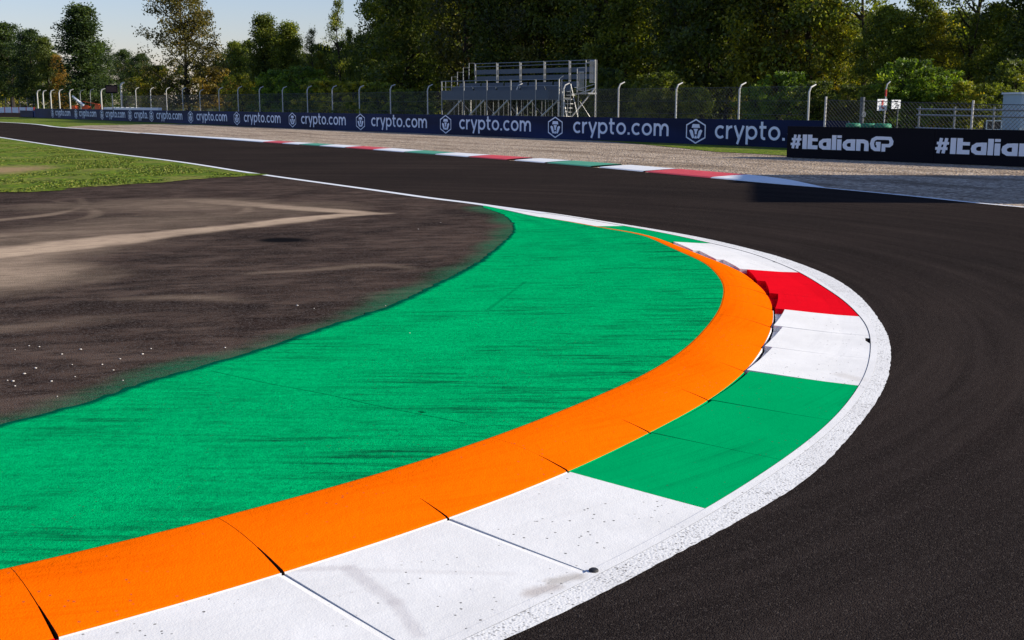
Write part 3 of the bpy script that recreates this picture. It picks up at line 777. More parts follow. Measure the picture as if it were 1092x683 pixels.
# the panel where a second banner overlaps the first and cuts its word short
letters('lettering','crypto.com',glyph,wall,wp(7-.14)-WL,u_,nw,.33,7.45,.60,M['letter'])
cut_t=[(7.62,'crypto.'),(8.53,'crypto.com'),(9.49,'crypto.com'),(10.47,'crypto.com')]
for tc,w_ in cut_t:
    emblem(tc); letters('lettering',w_,glyph,wall,wp(tc-.13)-WL,u_,nw,.33,7.4*(.60 if w_=='crypto.' else .96),.60,M['letter'])
# low dark end board
e0,e1=wp(11.34),wp(12.0); mb=MB(); mid=(e0+e1)/2
mb.box((0,0,.44),(np.hypot(*(e1-e0)),.3,.88),rzw); o=mb.build('end_board',M['navy']); o.location=(mid[0],mid[1],0)
tag(o,'low dark navy end board at the far left tip of the long hoarding','hoarding')

# ---------------------------------------------------------------- nearer black hoarding
q0=np.array([9.78,42.15]); qv=np.array([3.75,-4.2]); Lq=np.hypot(*qv); qd=qv/Lq; nq=np.array([-abs(qd[1]),-abs(qd[0])])
bw_=empty('black_hoarding',(q0[0],q0[1],0)); tag(bw_,'nearer black hoarding with heavy white block lettering at the right edge','hoarding')
rzq=math.atan2(qd[1],qd[0]); LH=Lq
for k in range(3):
    ll=LH if k<2 else LH*.6
    mid=qd*(LH*k+ll/2); mb=MB(); mb.box((mid[0]-nq[0]*.05,mid[1]-nq[1]*.05,.545),(ll-.01,.1,1.09),rzq); mb.build('banner_panel',M['black'],bw_)
    if k<2: 
        letters('lettering','#ItalianGP',blockglyph,bw_,qd*(LH*k+.197-.12*k),qd,nq,.31,(.71 if k==0 else .735)*Lq,.50,M['letter_white'],True,.035)
mid=qd*(LH*1.3); mb=MB(); mb.box((mid[0]-nq[0]*.32,mid[1]-nq[1]*.32,.44),(LH*2.6,.42,.88),rzq); mb.build('barrier_backing',M['darksteel'],bw_)

# ---------------------------------------------------------------- fence behind the navy hoarding
def chain(mb, L, z0, z1, d, nrm, pitch, r, org=(0,0)):
    H=z1-z0; n=int((L+H)/pitch)
    for s in (0,1):
        for i in range(n):
            x0_=-H+i*pitch; a0=max(0,x0_); a1=min(L,x0_+H)
            if a1<=a0: continue
            za=z0+(a0-x0_); zb=z0+(a1-x0_)
            if s: za,zb=z1-(za-z0),z1-(zb-z0)
            pa=Vector((org[0]+d[0]*a0,org[1]+d[1]*a0,za)); pb=Vector((org[0]+d[0]*a1,org[1]+d[1]*a1,zb))
            mb.tube([pa,pb],r,3,False)
fence=empty('debris_fence',(0,0,0)); f0=np.array([.323,1.0])*56; fv=np.array([-.0538,.0742])*56
fence.location=(*(f0+fv*6),0); FL=np.array(fence.location[:2])
tag(fence,'tall wire fence on hooked white posts behind the navy hoarding','fence')
fpx=[949,857,784,718,657.5,600,551,502.6,457.6,418.6,386,357.7,331.6,305.6,281.5,259,239,219,201,184,167.5,152,137]
topy=[88,91,89,89,88.5,89.5,90,91,91,91,92,92,92.5,93,93,93,94,96,94,94,94,94,89]
thick={22:.13,17:.05,8:.05}
prevp=None
for t_,(px,ty) in enumerate(zip(fpx,topy)):
    if t_==0: continue
    # position where the bearing meets the fence line
    u=(px-546)/FOC; tt=(.323-u)/(u*.0742+.0538); pos=f0+fv*tt; d_=pos[1]; zt=ZH(ty,d_)
    lx=pos-FL; r_=thick.get(t_,.05)
    mb=MB(); mb.tube([(lx[0],lx[1],0),(lx[0],lx[1],zt-.38),(lx[0]+.10,lx[1]+.05,zt-.14),(lx[0]+.38,lx[1]+.2,zt)],[r_,r_,r_*.9,r_*.7],7)
    mb.build('post',M['post'],fence)
    if prevp is not None:
        a,b=prevp,lx; dv=b-a; L_=np.hypot(*dv); dv/=L_
        mb=MB(); chain(mb,L_,.2,min(zt,2.75),dv,None,.22,.0055,a)
        for zz in (1.3,2.0,2.72): mb.tube([(a[0],a[1],zz),(b[0],b[1],zz)],.009,4,False)
        mb.build('wire_mesh',M['wire'],fence)
    prevp=lx
# more distant white posts at the left end
for i,(px,ty,d_,lab) in enumerate([(48,96.5,170,'leftmost hooked white post above the end of the navy hoarding'),(54,97,168,'hooked white post, second from the left end of the hoarding'),(62,96.5,165,'hooked white post, third from the left end of the hoarding'),(71,96,162,'hooked white post just left of the orange recovery machine'),(82,96,156,'hooked white post in front of the orange recovery machine'),(93,96.5,158,'thin grey hooked post behind the boom of the orange machine'),(103.6,95.5,155,'thin grey hooked post behind the right half of the orange machine'),(115,95.2,144,'hooked white post between the orange machine and the dark sign')]):
    x,y=AT(px,d_); zt=ZH(ty,d_); r_=.085 if i not in(5,6) else .05
    o=empty('fence_post',(x,y,0)); tag(o,lab,'post','hooked posts at the far left end of the hoarding')
    mb=MB(); mb.tube([(0,0,0),(0,0,zt-.5),(.12,.02,zt-.15),(.5,.1,zt)],[r_,r_,r_*.9,r_*.7],7); mb.build('upright',M['post'] if i not in(5,6) else M['steel'],o)

# dark sign on a post
x,y=AT(126,133); o=empty('signal_board',(x,y,0)); tag(o,'dark rectangular sign board on a grey post beside the thick white post','sign')
mb=MB(); mb.box((0,.12,(ZH(100,133)+ZH(91.5,133))/2),(1.28,.14,ZH(91.5,133)-ZH(100,133)),0); b=mb.build('board',M['black'],o)
mb=MB(); mb.box((0,.035,(ZH(99.3,133)+ZH(92.3,133))/2),(1.12,.02,.62),0); mb.build('face',M['screen'],b)
mb=MB(); mb.tube([(0,.2,0),(0,.2,ZH(99.5,133))],.07,8); mb.build('post',M['steel'],o)

# white block wall showing above the hoarding
for (a,b,lab,mat) in ((118,176,'low white block wall showing above the hoarding beside the dark sign','whiteplastic'),):
    x0_,y0_=AT(a,147); x1_,y1_=AT(b,128); d=np.array([x1_-x0_,y1_-y0_]); L_=np.hypot(*d); n_=int(L_/1.0)
    o=empty('block_wall',(x0_,y0_,0)); tag(o,lab,'wall')
    for i in range(n_):
        c=d*(i+.5)/n_; mb=MB(); mb.box((c[0],c[1],.68),(L_/n_*.92,.4,1.36+.06*(i%2)),math.atan2(d[1],d[0])); mb.build('block',M[mat],o)

# orange recovery machine
x,y=AT(99.5,150); rm=empty('recovery_vehicle',(x,y,0)); tag(rm,'orange recovery machine with a pale lifting boom behind the left end of the hoarding','crane')
mb=MB(); mb.box((0,0,.75),(3.9,1.6,.35)); mb.build('chassis',M['darksteel'],rm)
mb=MB(); mb.box((1.5,0,1.15),(.62,1.3,1.05)); mb.box((1.42,0,1.70),(.4,1.1,.16)); mb.build('cab',M['orangep'],rm)
mb=MB(); mb.box((-.05,0,1.1),(.8,1.2,.75)); mb.box((-.15,0,1.52),(.5,.9,.2)); mb.build('engine_cover',M['orangep'],rm)
mb=MB(); mb.box((-1.5,0,1.15),(.5,1.2,.8)); mb.build('counterweight',M['orangep'],rm)
mb=MB(); mb.tube([(-.1,-.8,1.55),(-1.45,-.9,2.75)],[.2,.13],6); mb.build('boom',M['whiteplastic'],rm)
mb=MB(); mb.tube([(-.2,-.8,2.1),(1.7,-.7,1.72)],.06,6); mb.build('stay',M['orangep'],rm)
for sx in (-1.3,1.3):
    for sy in (-.75,.75):
        mb=MB(); pts=[(sx,sy-.16,.45),(sx,sy+.16,.45)]; mb.tube(pts,.45,16); mb.build('wheel',M['rubber'],rm)
# red and white barrier with its fence, far left
x0_,y0_=AT(-90,262); x1_,y1_=AT(44,225); d=np.array([x1_-x0_,y1_-y0_]); L_=np.hypot(*d); dn=d/L_; rzb=math.atan2(d[1],d[0])
o=empty('barrier',(x1_,y1_,0)); tag(o,'long white barrier with red uprights under a wire fence at the far left','barrier')
bn=int(L_/2.85)
for i in range(bn):
    c=-dn*(i+.5)*2.85; mb=MB(); mb.box((c[0],c[1],.55),(2.5,.35,1.05),rzb); mb.build('white_block',M['whiteplastic'],o)
    c=-dn*(i)*2.85; mb=MB(); mb.box((c[0],c[1],.58),(.32,.37,1.1),rzb); mb.build('red_block',M['redp'],o)
    mb=MB(); mb.tube([(c[0],c[1]+.3,0),(c[0],c[1]+.3,2.9)],.05,5); mb.build('post',M['steel'],o)
mb=MB(); 
for zz in np.arange(1.15,2.9,.22): mb.tube([(0,.3,zz),(-d[0],-d[1]+.3,zz)],.014,3,False)
mb.build('wire_mesh',M['wire'],o)

# ---------------------------------------------------------------- grandstand
gs0=np.array([-5.0,85.0]); bv=np.array([1.64,-1.62]); bl=np.hypot(*bv); bd=bv/bl; bk=np.array([-bd[1],bd[0]])   # back
rzg=math.atan2(bd[1],bd[0]); st=empty('grandstand',(gs0[0],gs0[1],0),rzg)
tag(st,'empty scaffold grandstand with blue grey rows behind the hoarding','grandstand')
BL=bl; NB=5; W5=BL*NB; OFF=.0
def gtube(name,pts,r,mat='steel',par=None):
    mb=MB(); mb.tube(pts,r,6); return mb.build(name,M[mat],par or st)
# local frame: x along the bays, y to the back
deckz=2.18
for b in range(NB+1):
    x=b*BL
    gtube('upright',[(x,0,0),(x,0,3.42)],.045)
    gtube('upright',[(x,1.6,0),(x,1.6,deckz+.3)],.035,'darksteel')
    gtube('upright',[(x+.36,3.0,0),(x+.36,3.0,4.68)],.035,'darksteel')
for b in range(NB):
    x=b*BL
    gtube('brace',[(x+.12,-.04,.72),(x+BL*.9,-.04,deckz-.1)],.055,'post')
    gtube('cross_brace',[(x+.1,1.62,deckz),(x+BL-.1,1.62,.4)],.022,'steel')
    mb=MB(); mb.box((x+BL/2,0,deckz+.28),(BL-.09,.05,.58)); mb.build('front_board',M['seat'],st)
    for zz in (3.0,3.40): gtube('guard_rail',[(x+.07,0,zz),(x+BL-.07,0,zz)],.028)
    for q in np.linspace(.3,BL-.3,3): gtube('under_post',[(x+q,.9,0),(x+q,.9,deckz-.05)],.025,'steel')
    for r in range(2):
        yy=.75+r*.6; z=deckz+.05+r*.26
        mb=MB(); mb.box((x+BL/2+.12*r,yy,z+.40),(BL-.16,.34,.05)); se=mb.build('seat_board',M['seat'],st)
        mb=MB(); mb.box((x+BL/2+.12*r,yy+.20,z+.62),(BL-.16,.04,.34)); mb.build('back_board',M['seat'],st)
        mb=MB(); mb.box((x+BL/2+.12*r,yy-.2,z-.02),(BL-.05,.66,.05)); mb.build('foot_board',M['darksteel'],st)
mb=MB(); mb.box((W5/2,.35,deckz-.05),(W5,.75,.08)); mb.build('walkway',M['darksteel'],st)
# upper tier: rear rail frames stepped back
for b in range(NB):
    x=b*BL+.36
    for zz in (4.68,4.46): gtube('rear_rail',[(x+.06,2.9,zz),(x+BL-.06,2.9,zz)],.028)
    for xx in (x+.05,x+BL-.05): gtube('rear_post',[(xx,2.9,3.3),(xx,2.9,4.68)],.035)
    for zz,hh in ((4.08,.32),(3.62,.32)):
        mb=MB(); mb.box((x+BL/2,2.98,zz),(BL-.2,.05,hh)); mb.build('rear_board',M['seat'],st)
# stepped side rails at the left end
for r in range(5):
    yy=.35+r*.52; z=3.40+r*.33; xx=.03+.06*r
    gtube('side_rail',[(xx,yy,z-.9),(xx,yy,z),(xx+.06,yy+.50,z),(xx+.06,yy+.50,z-.8)],.026)
# stair tower at the right end, bright metal
s0=W5+.05
def sx(px,py,dd=0): # local x,z for a bearing near the right end
    return px
for (xa,ya,za,xb,yb,zb,r) in [
    (s0+.1,-.5,0,s0+.1,-.5,3.4,.05),(s0+.1,-.5,3.4,s0+.45,-.3,3.6,.04),
    (s0+.35,-.3,2.6,s0+1.2,-.3,.5,.045),(s0+.85,.3,3.1,s0+2.0,.5,.4,.035),(s0+.6,0,.6,s0+2.6,1.9,2.85,.065),
    (s0+2.6,1.9,.2,s0+2.6,1.9,4.62,.04),(s0+1.0,1.0,2.4,s0+1.0,1.0,4.1,.035),(s0+1.8,1.4,2.4,s0+1.8,1.4,4.6,.035),
    (s0+1.0,1.0,4.1,s0+1.8,1.3,4.15,.03),(s0+1.8,1.4,4.45,s0+2.6,1.9,4.5,.03),(s0+1.0,1.0,2.45,s0+2.6,1.9,2.85,.045),
    (s0+1.0,1.0,2.75,s0+2.6,1.9,3.1,.03),(s0+1.3,1.1,2.0,s0+2.2,2.4,.4,.03)]:
    q_=lambda x_,y_,z_:(s0+(x_-s0)*.6,y_*.75,z_)
    gtube('stair_rail',[q_(xa,ya,za),q_(xb,yb,zb)],r*.8,'post')
for i in range(8):
    z=.5+i*.27; xx=s0+.15+.03*i; mb=MB(); mb.box((xx+.2,-.1+.04*i,z),(.5,.3,.05)); mb.build('stair_tread',M['post'],st)
for (xa,xb,za,zb,yy) in ((s0+.55,s0+1.0,2.7,3.85,.95),(s0+1.15,s0+1.58,3.2,4.55,1.35)):
    mb=MB()
    for q in np.linspace(xa,xb,8): mb.tube([(q,yy,za),(q,yy,zb)],.016,4)
    for zz in (za,zb): mb.tube([(xa,yy,zz),(xb,yy,zz)],.03,4)
    mb.build('railing',M['post'],st)
mb=MB(); mb.box((s0+1.1,1.1,2.5),(1.0,.8,.1)); mb.build('landing',M['steel'],st)

# ---------------------------------------------------------------- things behind the black hoarding
nf=empty('mesh_fence',(0,0,0)); tag(nf,'nearer diamond mesh fence on white posts just behind the black hoarding','fence')
def onq(px,back):      # bearing met with a line 'back' metres behind the black hoarding
    o_=q0-nq*back; u=(px-546)/FOC; s=(o_[0]-u*o_[1])/(u*qd[1]-qd[0]); return o_+qd*s
fp=[onq(874.5,.75),onq(951,.75),onq(1029,.75),onq(1112,.75),onq(1210,.75)]
nf.location=(*fp[0],0); NL=np.array(fp[0])
tops=[2.12,2.05,1.98,1.95,1.95]
for i,(a,zt) in enumerate(zip(fp,tops)):
    l=a-NL
    if i!=1:
        mb=MB(); mb.tube([(l[0],l[1],0),(l[0]+.02,l[1],zt)],.038,8); mb.build('post',M['post'],nf)
    else:
        mb=MB(); mb.tube([(l[0],l[1],0),(l[0],l[1],zt-.2)],.02,6); mb.build('stay_post',M['darksteel'],nf)
    if i<4:
        b_=fp[i+1]-NL; dv=b_-l; L_=np.hypot(*dv); mb=MB(); chain(mb,L_,.5,zt-.12,dv/L_,None,.135,.0065,l); mb.tube([(l[0],l[1],zt-.12),(b_[0],b_[1],tops[i+1]-.12)],.011,4); mb.build('wire_mesh',M['wire_near'],nf)
# thick grey post with collar
x,y=AT(914,53); o=empty('steel_post',(x,y,0)); tag(o,'thick plain grey post between the end of the navy hoarding and the round tyres','post')
mb=MB(); mb.tube([(0,0,0),(0,0,ZH(104,53))],.10,10); mb.build('upright',M['darksteel'],o); mb=MB(); mb.box((.05,-.1,1.4),(.16,.14,.22)); mb.build('bracket',M['post'],o)
# two small signs on a hooked post
x,y=AT(938.5,52); o=empty('sign_post',(x,y,0)); tag(o,'slim hooked post carrying a red and white band, right of the grey post','post')
mb=MB(); mb.tube([(-.03,0,0),(-.02,0,2.5),(.02,0,2.7),(.16,.05,2.82)],.03,7); mb.build('upright',M['post'],o)
mb=MB(); mb.tube([(-.022,0,2.18),(-.02,0,2.48)],.04,7); mb.build('red_band',M['redp'],o)
def sign(xpx,ypx,w_,h_,lab):
    w_*=1.1; x,y=AT(xpx,51.8); z=ZH(ypx,51.8); o=empty('small_sign',(x,y,z),.45); tag(o,lab,'sign'); mb=MB(); mb.box((0,0,0),(w_,.02,h_)); mb.build('panel',M['whiteplastic'],o); return o
s1=sign(934.8,112,.50,.49,'small white sign with a red figure, left of the numbered sign')
mb=MB()
for dx,w_,z_,h_ in ((-.02,.05,.03,.34),(.04,.045,.10,.2),(.03,.10,-.12,.07)): mb.box((dx,-.014-.001*w_*10,z_),(w_,.008,h_))
mb.build('red_figure',M['redp'],s1)
mb=MB(); mb.box((.08,-.013,-.17),(.12,.006,.05)); mb.build('dark_mark',M['black'],s1)
s2=sign(949.3,111.5,.46,.38,'small white sign bearing the number 2 under a dark bar')
mb=MB(); L,Rr=ribbon_stroke([(-.05,.045),(-.03,.075),(.02,.08),(.05,.05),(.045,.01),(-.055,-.10),(.06,-.10)],.035)
for a,b in zip(L,Rr): mb.v+=[(a[0],-.014,a[1]-.04),(b[0],-.014,b[1]-.04)]
for i in range(len(L)-1): q=2*i; mb.f.append((q,q+1,q+3,q+2))
mb.build('numeral',M['black'],s2)
mb=MB(); mb.box((0,-.013,.125),(.2,.006,.05)); mb.build('dark_bar',M['black'],s2)
# three stacks of green tyres
for i,(px,lab) in enumerate(((905,'left stack of green painted tyres behind the black hoarding'),(921,'middle stack of green painted tyres behind the black hoarding'),(936,'right stack of green painted tyres, below the small signs'))):
    p_=onq(px,1.3); o=empty('tyre_stack',(p_[0],p_[1],0)); tag(o,lab,'tyres','stacks of green tyres')
    for k in range(5):
        mb=MB(); zc=.12+k*.243; r0=.265 if i<2 else .30
        prof=[(r0*.55+.05*math.cos(a)*1.0 if False else r0*.72+ r0*.28*math.cos(a), .118*math.sin(a)) for a in np.linspace(0,2*math.pi,11)]
        mb.lathe(prof,(0,0,zc),18); mb.build('tyre',M['tyregreen'],o,smooth=True)
# steel guard rails
a=np.array(AT(972,62)); b=np.array(AT(1150,50)); o=empty('guard_rail',(a[0],a[1],0)); tag(o,'grey tubular steel rails on posts behind the mesh fence at right','railing'); d=b-a; L_=np.hypot(*d); dn=d/L_
for zz,r_ in ((1.58,.05),(1.28,.05),(.62,.05)):
    mb=MB(); mb.tube([(0,0,zz),(d[0],d[1],zz-.02)],r_,7); mb.build('rail',M['steel'],o)
for q in np.linspace(.2,L_,5):
    mb=MB(); mb.tube([(dn[0]*q,dn[1]*q,0),(dn[0]*q,dn[1]*q,1.72)],.05,7); mb.build('post',M['steel'],o)
# pale cabin and cabinet
x,y=AT(1081,63); z1=ZH(100.5,63); o=empty('site_cabin',(x+1.4,y+1.2,0)); tag(o,'pale blue grey site cabin cut by the right edge of the photo','cabin')
mb=MB(); mb.box((0,0,z1/2),(2.8,2.4,z1-.04)); body=mb.build('body',M['cabin'],o)
mb=MB(); mb.box((.35,-1.215,1.55),(1.6,.03,.85)); wn=mb.build('window',M['glass'],o)
mb=MB()
for c_,d_ in (((.35,-1.235,2.0),(1.75,.03,.07)),((.35,-1.235,1.1),(1.75,.03,.07)),((-.49,-1.235,1.55),(.07,.03,.9)),((1.19,-1.235,1.55),(.07,.03,.9))): mb.box(c_,d_)
mb.build('frame',M['whiteplastic'],wn)
mb=MB(); mb.box((0,0,z1+.03),(2.95,2.55,.10)); mb.build('roof',M['whiteplastic'],o)
x,y=AT(1053.5,58); o=empty('control_cabinet',(x,y,0)); tag(o,'low open framed cabinet standing left of the pale site cabin','cabinet')
mb=MB(); mb.box((0,.2,.5),(.7,.4,1.0)); mb.build('body',M['glass'],o)
mb=MB()
for c_,d_ in (((0,-.03,1.05),(.78,.06,.06)),((-.36,-.03,.53),(.05,.06,1.0)),((.36,-.03,.53),(.05,.06,1.0)),((0,-.03,.62),(.68,.05,.05))): mb.box(c_,d_)
mb.build('frame',M['cabin'],o)
# stand-in board on legs, added unseen outside the frame at right; it throws the block of shade across the gravel and the track
bb=empty('shade_blocker',(21.7,26.6,0),math.atan2(9,1.8)); tag(bb,'unseen stand-in board on legs, added out of frame at right to cast shade','board')
mb=MB(); mb.box((0,0,4.05),(9.3,.2,6.9)); mb.build('panel',M['darksteel'],bb)
for q in (-3.6,-1.2,1.2,3.6):
    mb=MB(); mb.tube([(q,-.25,0),(q,-.25,7.3)],.1,8); mb.build('leg',M['steel'],bb)
mb=MB(); mb.box((2.6,0,7.60),(3.2,.18,.24)); mb.build('top_trim',M['darksteel'],bb)

# ---------------------------------------------------------------- trees
def tree_arrays(h, w, seed, ncl, nleaf, lsz, base=.18, shape='oval', open_=0.0):
    """leaf clumps spread through a crown volume with gaps; returns leaf mesh arrays and limb tubes"""
    r=np.random.default_rng(seed); limbs=MB()
    lean=r.normal(0,.02*h,2); tr=[(0,0,-.1)]; 
    for k in range(1,7): f=k/6; tr.append((lean[0]*f**1.5+r.normal(0,.012*h),lean[1]*f**1.5+r.normal(0,.012*h),h*.93*f))
    rr=[.019*h*(1-.13*k) *(1.25 if k==0 else 1) for k in range(7)]; limbs.tube(tr,rr,7)
    cen=[];rad=[]
    for i in range(ncl):
        f=r.random()**.85; z=h*(base+(1-base)*f)
        if shape=='oval': env=math.sin(math.pi*min(1,.12+.86*f))**.75
        elif shape=='cone': env=(1-f)**.75*.95+.10
        elif shape=='column': env=.62*(1-f**4)+.2
        else: env=math.sin(math.pi*(.25+.70*f))**.6
        env*=.78+.35*math.sin(seed*1.7+f*9)*.5
        a=r.uniform(0,2*math.pi); q=r.random()**.45
        lob=1+.28*math.sin(3*a+seed)+.15*math.sin(5*a+f*6+seed*2)
        R_=w/2*env*q*lob; tx=np.interp(z,[t[2] for t in tr],[t[0] for t in tr]); ty=np.interp(z,[t[2] for t in tr],[t[1] for t in tr])
        c=np.array([tx+R_*math.cos(a),ty+R_*math.sin(a),z]); 
        if r.random()<open_: continue
        cen.append(c); rad.append(h*r.uniform(.028,.062)*(1.15-.35*f))
        if i%5==0 or open_>0.2 and i%3==0:
            z0=max(h*.12,z-R_*r.uniform(.5,.95)); tx0=np.interp(z0,[t[2] for t in tr],[t[0] for t in tr]); ty0=np.interp(z0,[t[2] for t in tr],[t[1] for t in tr])
            mid=(np.array([tx0,ty0,z0])*.5+c*.5)+np.array([0,0,-.03*h*r.random()])
            limbs.tube([(tx0,ty0,z0),tuple(mid),tuple(c)],[.007*h,.0045*h,.0015*h],4,False)
    cen=np.array(cen);rad=np.array(rad); n=len(cen)*nleaf; ci=np.repeat(np.arange(len(cen)),nleaf)
    off=r.normal(0,1,(n,3)); off*=np.array([1,1,.62]); 
    L=np.linalg.norm(off,axis=1,keepdims=True); off=off/L*np.minimum(L,2.15)
    P=cen[ci]+off*rad[ci][:,None]*.82; P[:,2]=np.maximum(P[:,2],.1)
    A=r.normal(0,1,(n,3)); A/=np.linalg.norm(A,axis=1,keepdims=True); B=np.cross(A,r.normal(0,1,(n,3))); B/=np.linalg.norm(B,axis=1,keepdims=True)
    s=(lsz*r.uniform(.6,1.3,n))[:,None]
    V=np.stack([P-A*s,P-B*s*.55+A*s*.1,P+A*s,P+B*s*.55+A*s*.1],1).reshape(-1,3)
    F=np.arange(4*n).reshape(-1,4)
    tone=np.clip(r.normal(.42,.16,len(cen))[ci]+r.normal(0,.13,n),0,1)
    return V,F,np.repeat(tone,4),limbs
VAR={}
def variant(key,*a,**k):
    V,F,T,limbs=tree_arrays(*a,**k)
    root=empty(key,(0,0,0))
    limbs.build('trunk',M['bark'],root)
    np_mesh('crown',V,F,M['leaf'],{'tone':T},root)
    VAR[key]=[root,False,a[0]]
    return root
variant('broadleaf_tree',15,8.5,3,150,95,.15)
variant('oak_tree',14,10,8,210,110,.14,base=.12)
variant('ivy_clad_tree',16,6.0,5,150,90,.14,base=.05,shape='column')
variant('poplar_tree',15,6.5,12,230,110,.14,base=.1,shape='cone')
variant('thin_tree',14,6.0,21,95,60,.13,base=.3,shape='oval',open_=.32)
variant('maple_tree',13,11.0,33,300,75,.12,base=.10,shape='oval',open_=.15)
variant('bush',4.0,5.0,41,170,50,.085,base=.02,shape='dome')
variant('low_bush',3.0,5.5,47,150,45,.08,base=.0,shape='dome')
def tree(kind,px,d,h,col,label,group=None,cat='tree',wsc=1.0):
    root,used,h0=VAR[kind]
    if used: o=copy_tree(root)
    else: o=root; VAR[kind][1]=True
    x,y=AT(px,d); o.location=(x,y,-.05); s=h/h0; o.scale=(s*wsc,s*wsc,s); o.rotation_euler=(0,0,random.uniform(0,6.28))
    for c in [q for q in bpy.data.objects if q.parent==o]:
        if c.name.startswith('crown'): c.color=(*col,1)
    tag(o,label,cat,group); return o
DG=(.066,.080,.020); MG=(.10,.115,.022); YG=(.18,.165,.024); OG=(.17,.10,.025); BG=(.085,.125,.020); CG=(.034,.052,.022)
W='trees at the front edge of the wood'
H=lambda py,d: ZH(py,d)
tree('oak_tree',-5,245,H(22,245),CG,'tall dark green tree at the left edge of the photo','trees beyond the far left barrier',wsc=1.35)
tree('broadleaf_tree',22,240,H(29,240),CG,'dark rounded tree just right of the left edge','trees beyond the far left barrier',wsc=1.35)
tree('oak_tree',43,232,H(36,232),CG,'dark tree above the gap between barrier and hoarding','trees beyond the far left barrier')
tree('broadleaf_tree',62,228,H(44,228),DG,'shorter green tree stepping down beside the open sky gap','trees beyond the far left barrier')
tree('bush',12,262,11,YG,'yellow green shrub below the leftmost dark trees','trees beyond the far left barrier','bush')
tree('bush',38,250,10,MG,'green shrub behind the white and red barrier near its right end','trees beyond the far left barrier','bush')
tree('poplar_tree',73,226,10.5,OG,'small orange tinted tree in front of the sky gap','trees beyond the far left barrier')
tree('poplar_tree',100,190,H(13,190),CG,'tall pointed dark tree standing alone behind the orange machine','tall single trees at left',wsc=1.55)
tree('broadleaf_tree',116,206,H(48,206),CG,'lower rounded tree joined to the pointed dark tree','tall single trees at left')
tree('oak_tree',143,268,H(56,268),CG,'distant bluish tree in the gap between the two tall ones','tall single trees at left')
tree('oak_tree',160,250,H(60,250),CG,'distant low tree left of the open crowned maple','tall single trees at left')
tree('maple_tree',205,150,H(-8,150),(.075,.062,.022),'large open crowned tree turning brown, with its branches showing','tall single trees at left')
tree('bush',172,152,6.5,YG,'yellowish bush under the left side of the open crowned tree','bushes along the fence','bush')
tree('bush',236,140,6.0,(.12,.085,.022),'brownish bush under the right side of the open crowned tree','bushes along the fence','bush')
tree('broadleaf_tree',262,175,H(48,175),MG,'middle sized green tree right of the open crowned tree',W)
tree('poplar_tree',288,150,H(22,150),DG,'slim pointed tree, first of the pair right of the brown tree',W,wsc=1.25)
tree('poplar_tree',312,148,H(30,148),MG,'slim pointed tree, second of the pair right of the brown tree',W,wsc=1.2)
tree('thin_tree',337,146,H(35,146),DG,'nearly bare thin tree before the sky between pointed trees',W,wsc=.6)
tree('broadleaf_tree',342,152,H(58,152),YG,'low rounded tree below the nearly bare one',W)
tree('thin_tree',366,140,H(6,140),MG,'tall wispy leaning tree standing against the sky left of the wood',W,wsc=.62)
tree('ivy_clad_tree',378,142,H(36,142),MG,'ivy covered trunk beside the tall wispy tree',W,wsc=.6)
tree('broadleaf_tree',395,138,H(50,138),DG,'rounded tree where the wood begins to rise',W)
FT=[(418,132,16,'broadleaf_tree',DG,'dark tree where the wood first rises out of the photo, left of the stand'),
(442,126,18,'oak_tree',DG,'broad dark tree left of the grandstand'),
(470,122,17,'ivy_clad_tree',MG,'ivy clad tree above the left end of the grandstand'),
(497,118,19,'broadleaf_tree',(.06,.058,.018),'brownish green tree behind the first upper bay of the grandstand'),
(524,115,18,'ivy_clad_tree',DG,'slim dark tree behind the second upper bay of the grandstand'),
(552,112,18,'oak_tree',DG,'broad dark tree behind the middle of the grandstand'),
(580,110,17,'broadleaf_tree',(.055,.055,.018),'brown flecked tree behind the fourth upper bay of the grandstand'),
(607,108,19,'ivy_clad_tree',DG,'slim dark tree behind the stair tower of the grandstand'),
(636,105,17,'broadleaf_tree',DG,'dark tree just right of the grandstand stairs'),
(664,102,18,'ivy_clad_tree',MG,'ivy clad tree above the first post right of the grandstand'),
(690,104,12.2,'oak_tree',MG,'lower green tree under the small sky gap right of the stand'),
(714,99,14,'ivy_clad_tree',(.06,.062,.018),'ivy clad tree above the second post right of the stand'),
(744,97,18,'oak_tree',DG,'broad very dark tree above the largest visible emblem'),
(772,95,17,'broadleaf_tree',DG,'dark tree left of the third post right of the stand'),
(798,92,18,'ivy_clad_tree',YG,'yellow flecked ivy clad tree right of the third post from the stand'),
(826,91,17,'ivy_clad_tree',(.072,.066,.016),'rust tinted ivy clad tree above the left end of the black hoarding'),
(856,90,17,'broadleaf_tree',MG,'green tree above the hooked post beside the black hoarding'),
(886,88,9.2,'broadleaf_tree',YG,'yellow green tree above the first white post of the mesh fence'),
(914,86,12.5,'thin_tree',MG,'loose leaved tree above the thick grey post'),
(938,84,8.4,'oak_tree',MG,'green tree above the two small signs'),
(968,83,10.5,'ivy_clad_tree',MG,'ivy clad tree right of the two small signs'),
(996,82,8.0,'broadleaf_tree',YG,'yellow green tree above the left end of the steel rails'),
(1024,81,13.5,'thin_tree',DG,'open branched tree above the second white mesh fence post'),
(1050,80,8.3,'oak_tree',MG,'green tree left of the pale site cabin'),
(1078,78,8.6,'broadleaf_tree',DG,'dark tree above the pale site cabin'),
(1108,76,13,'oak_tree',DG,'dark tree cut by the right edge of the photo')]
for px,d,h,k,c,l in FT: tree(k,px,d,h,c,l,W)
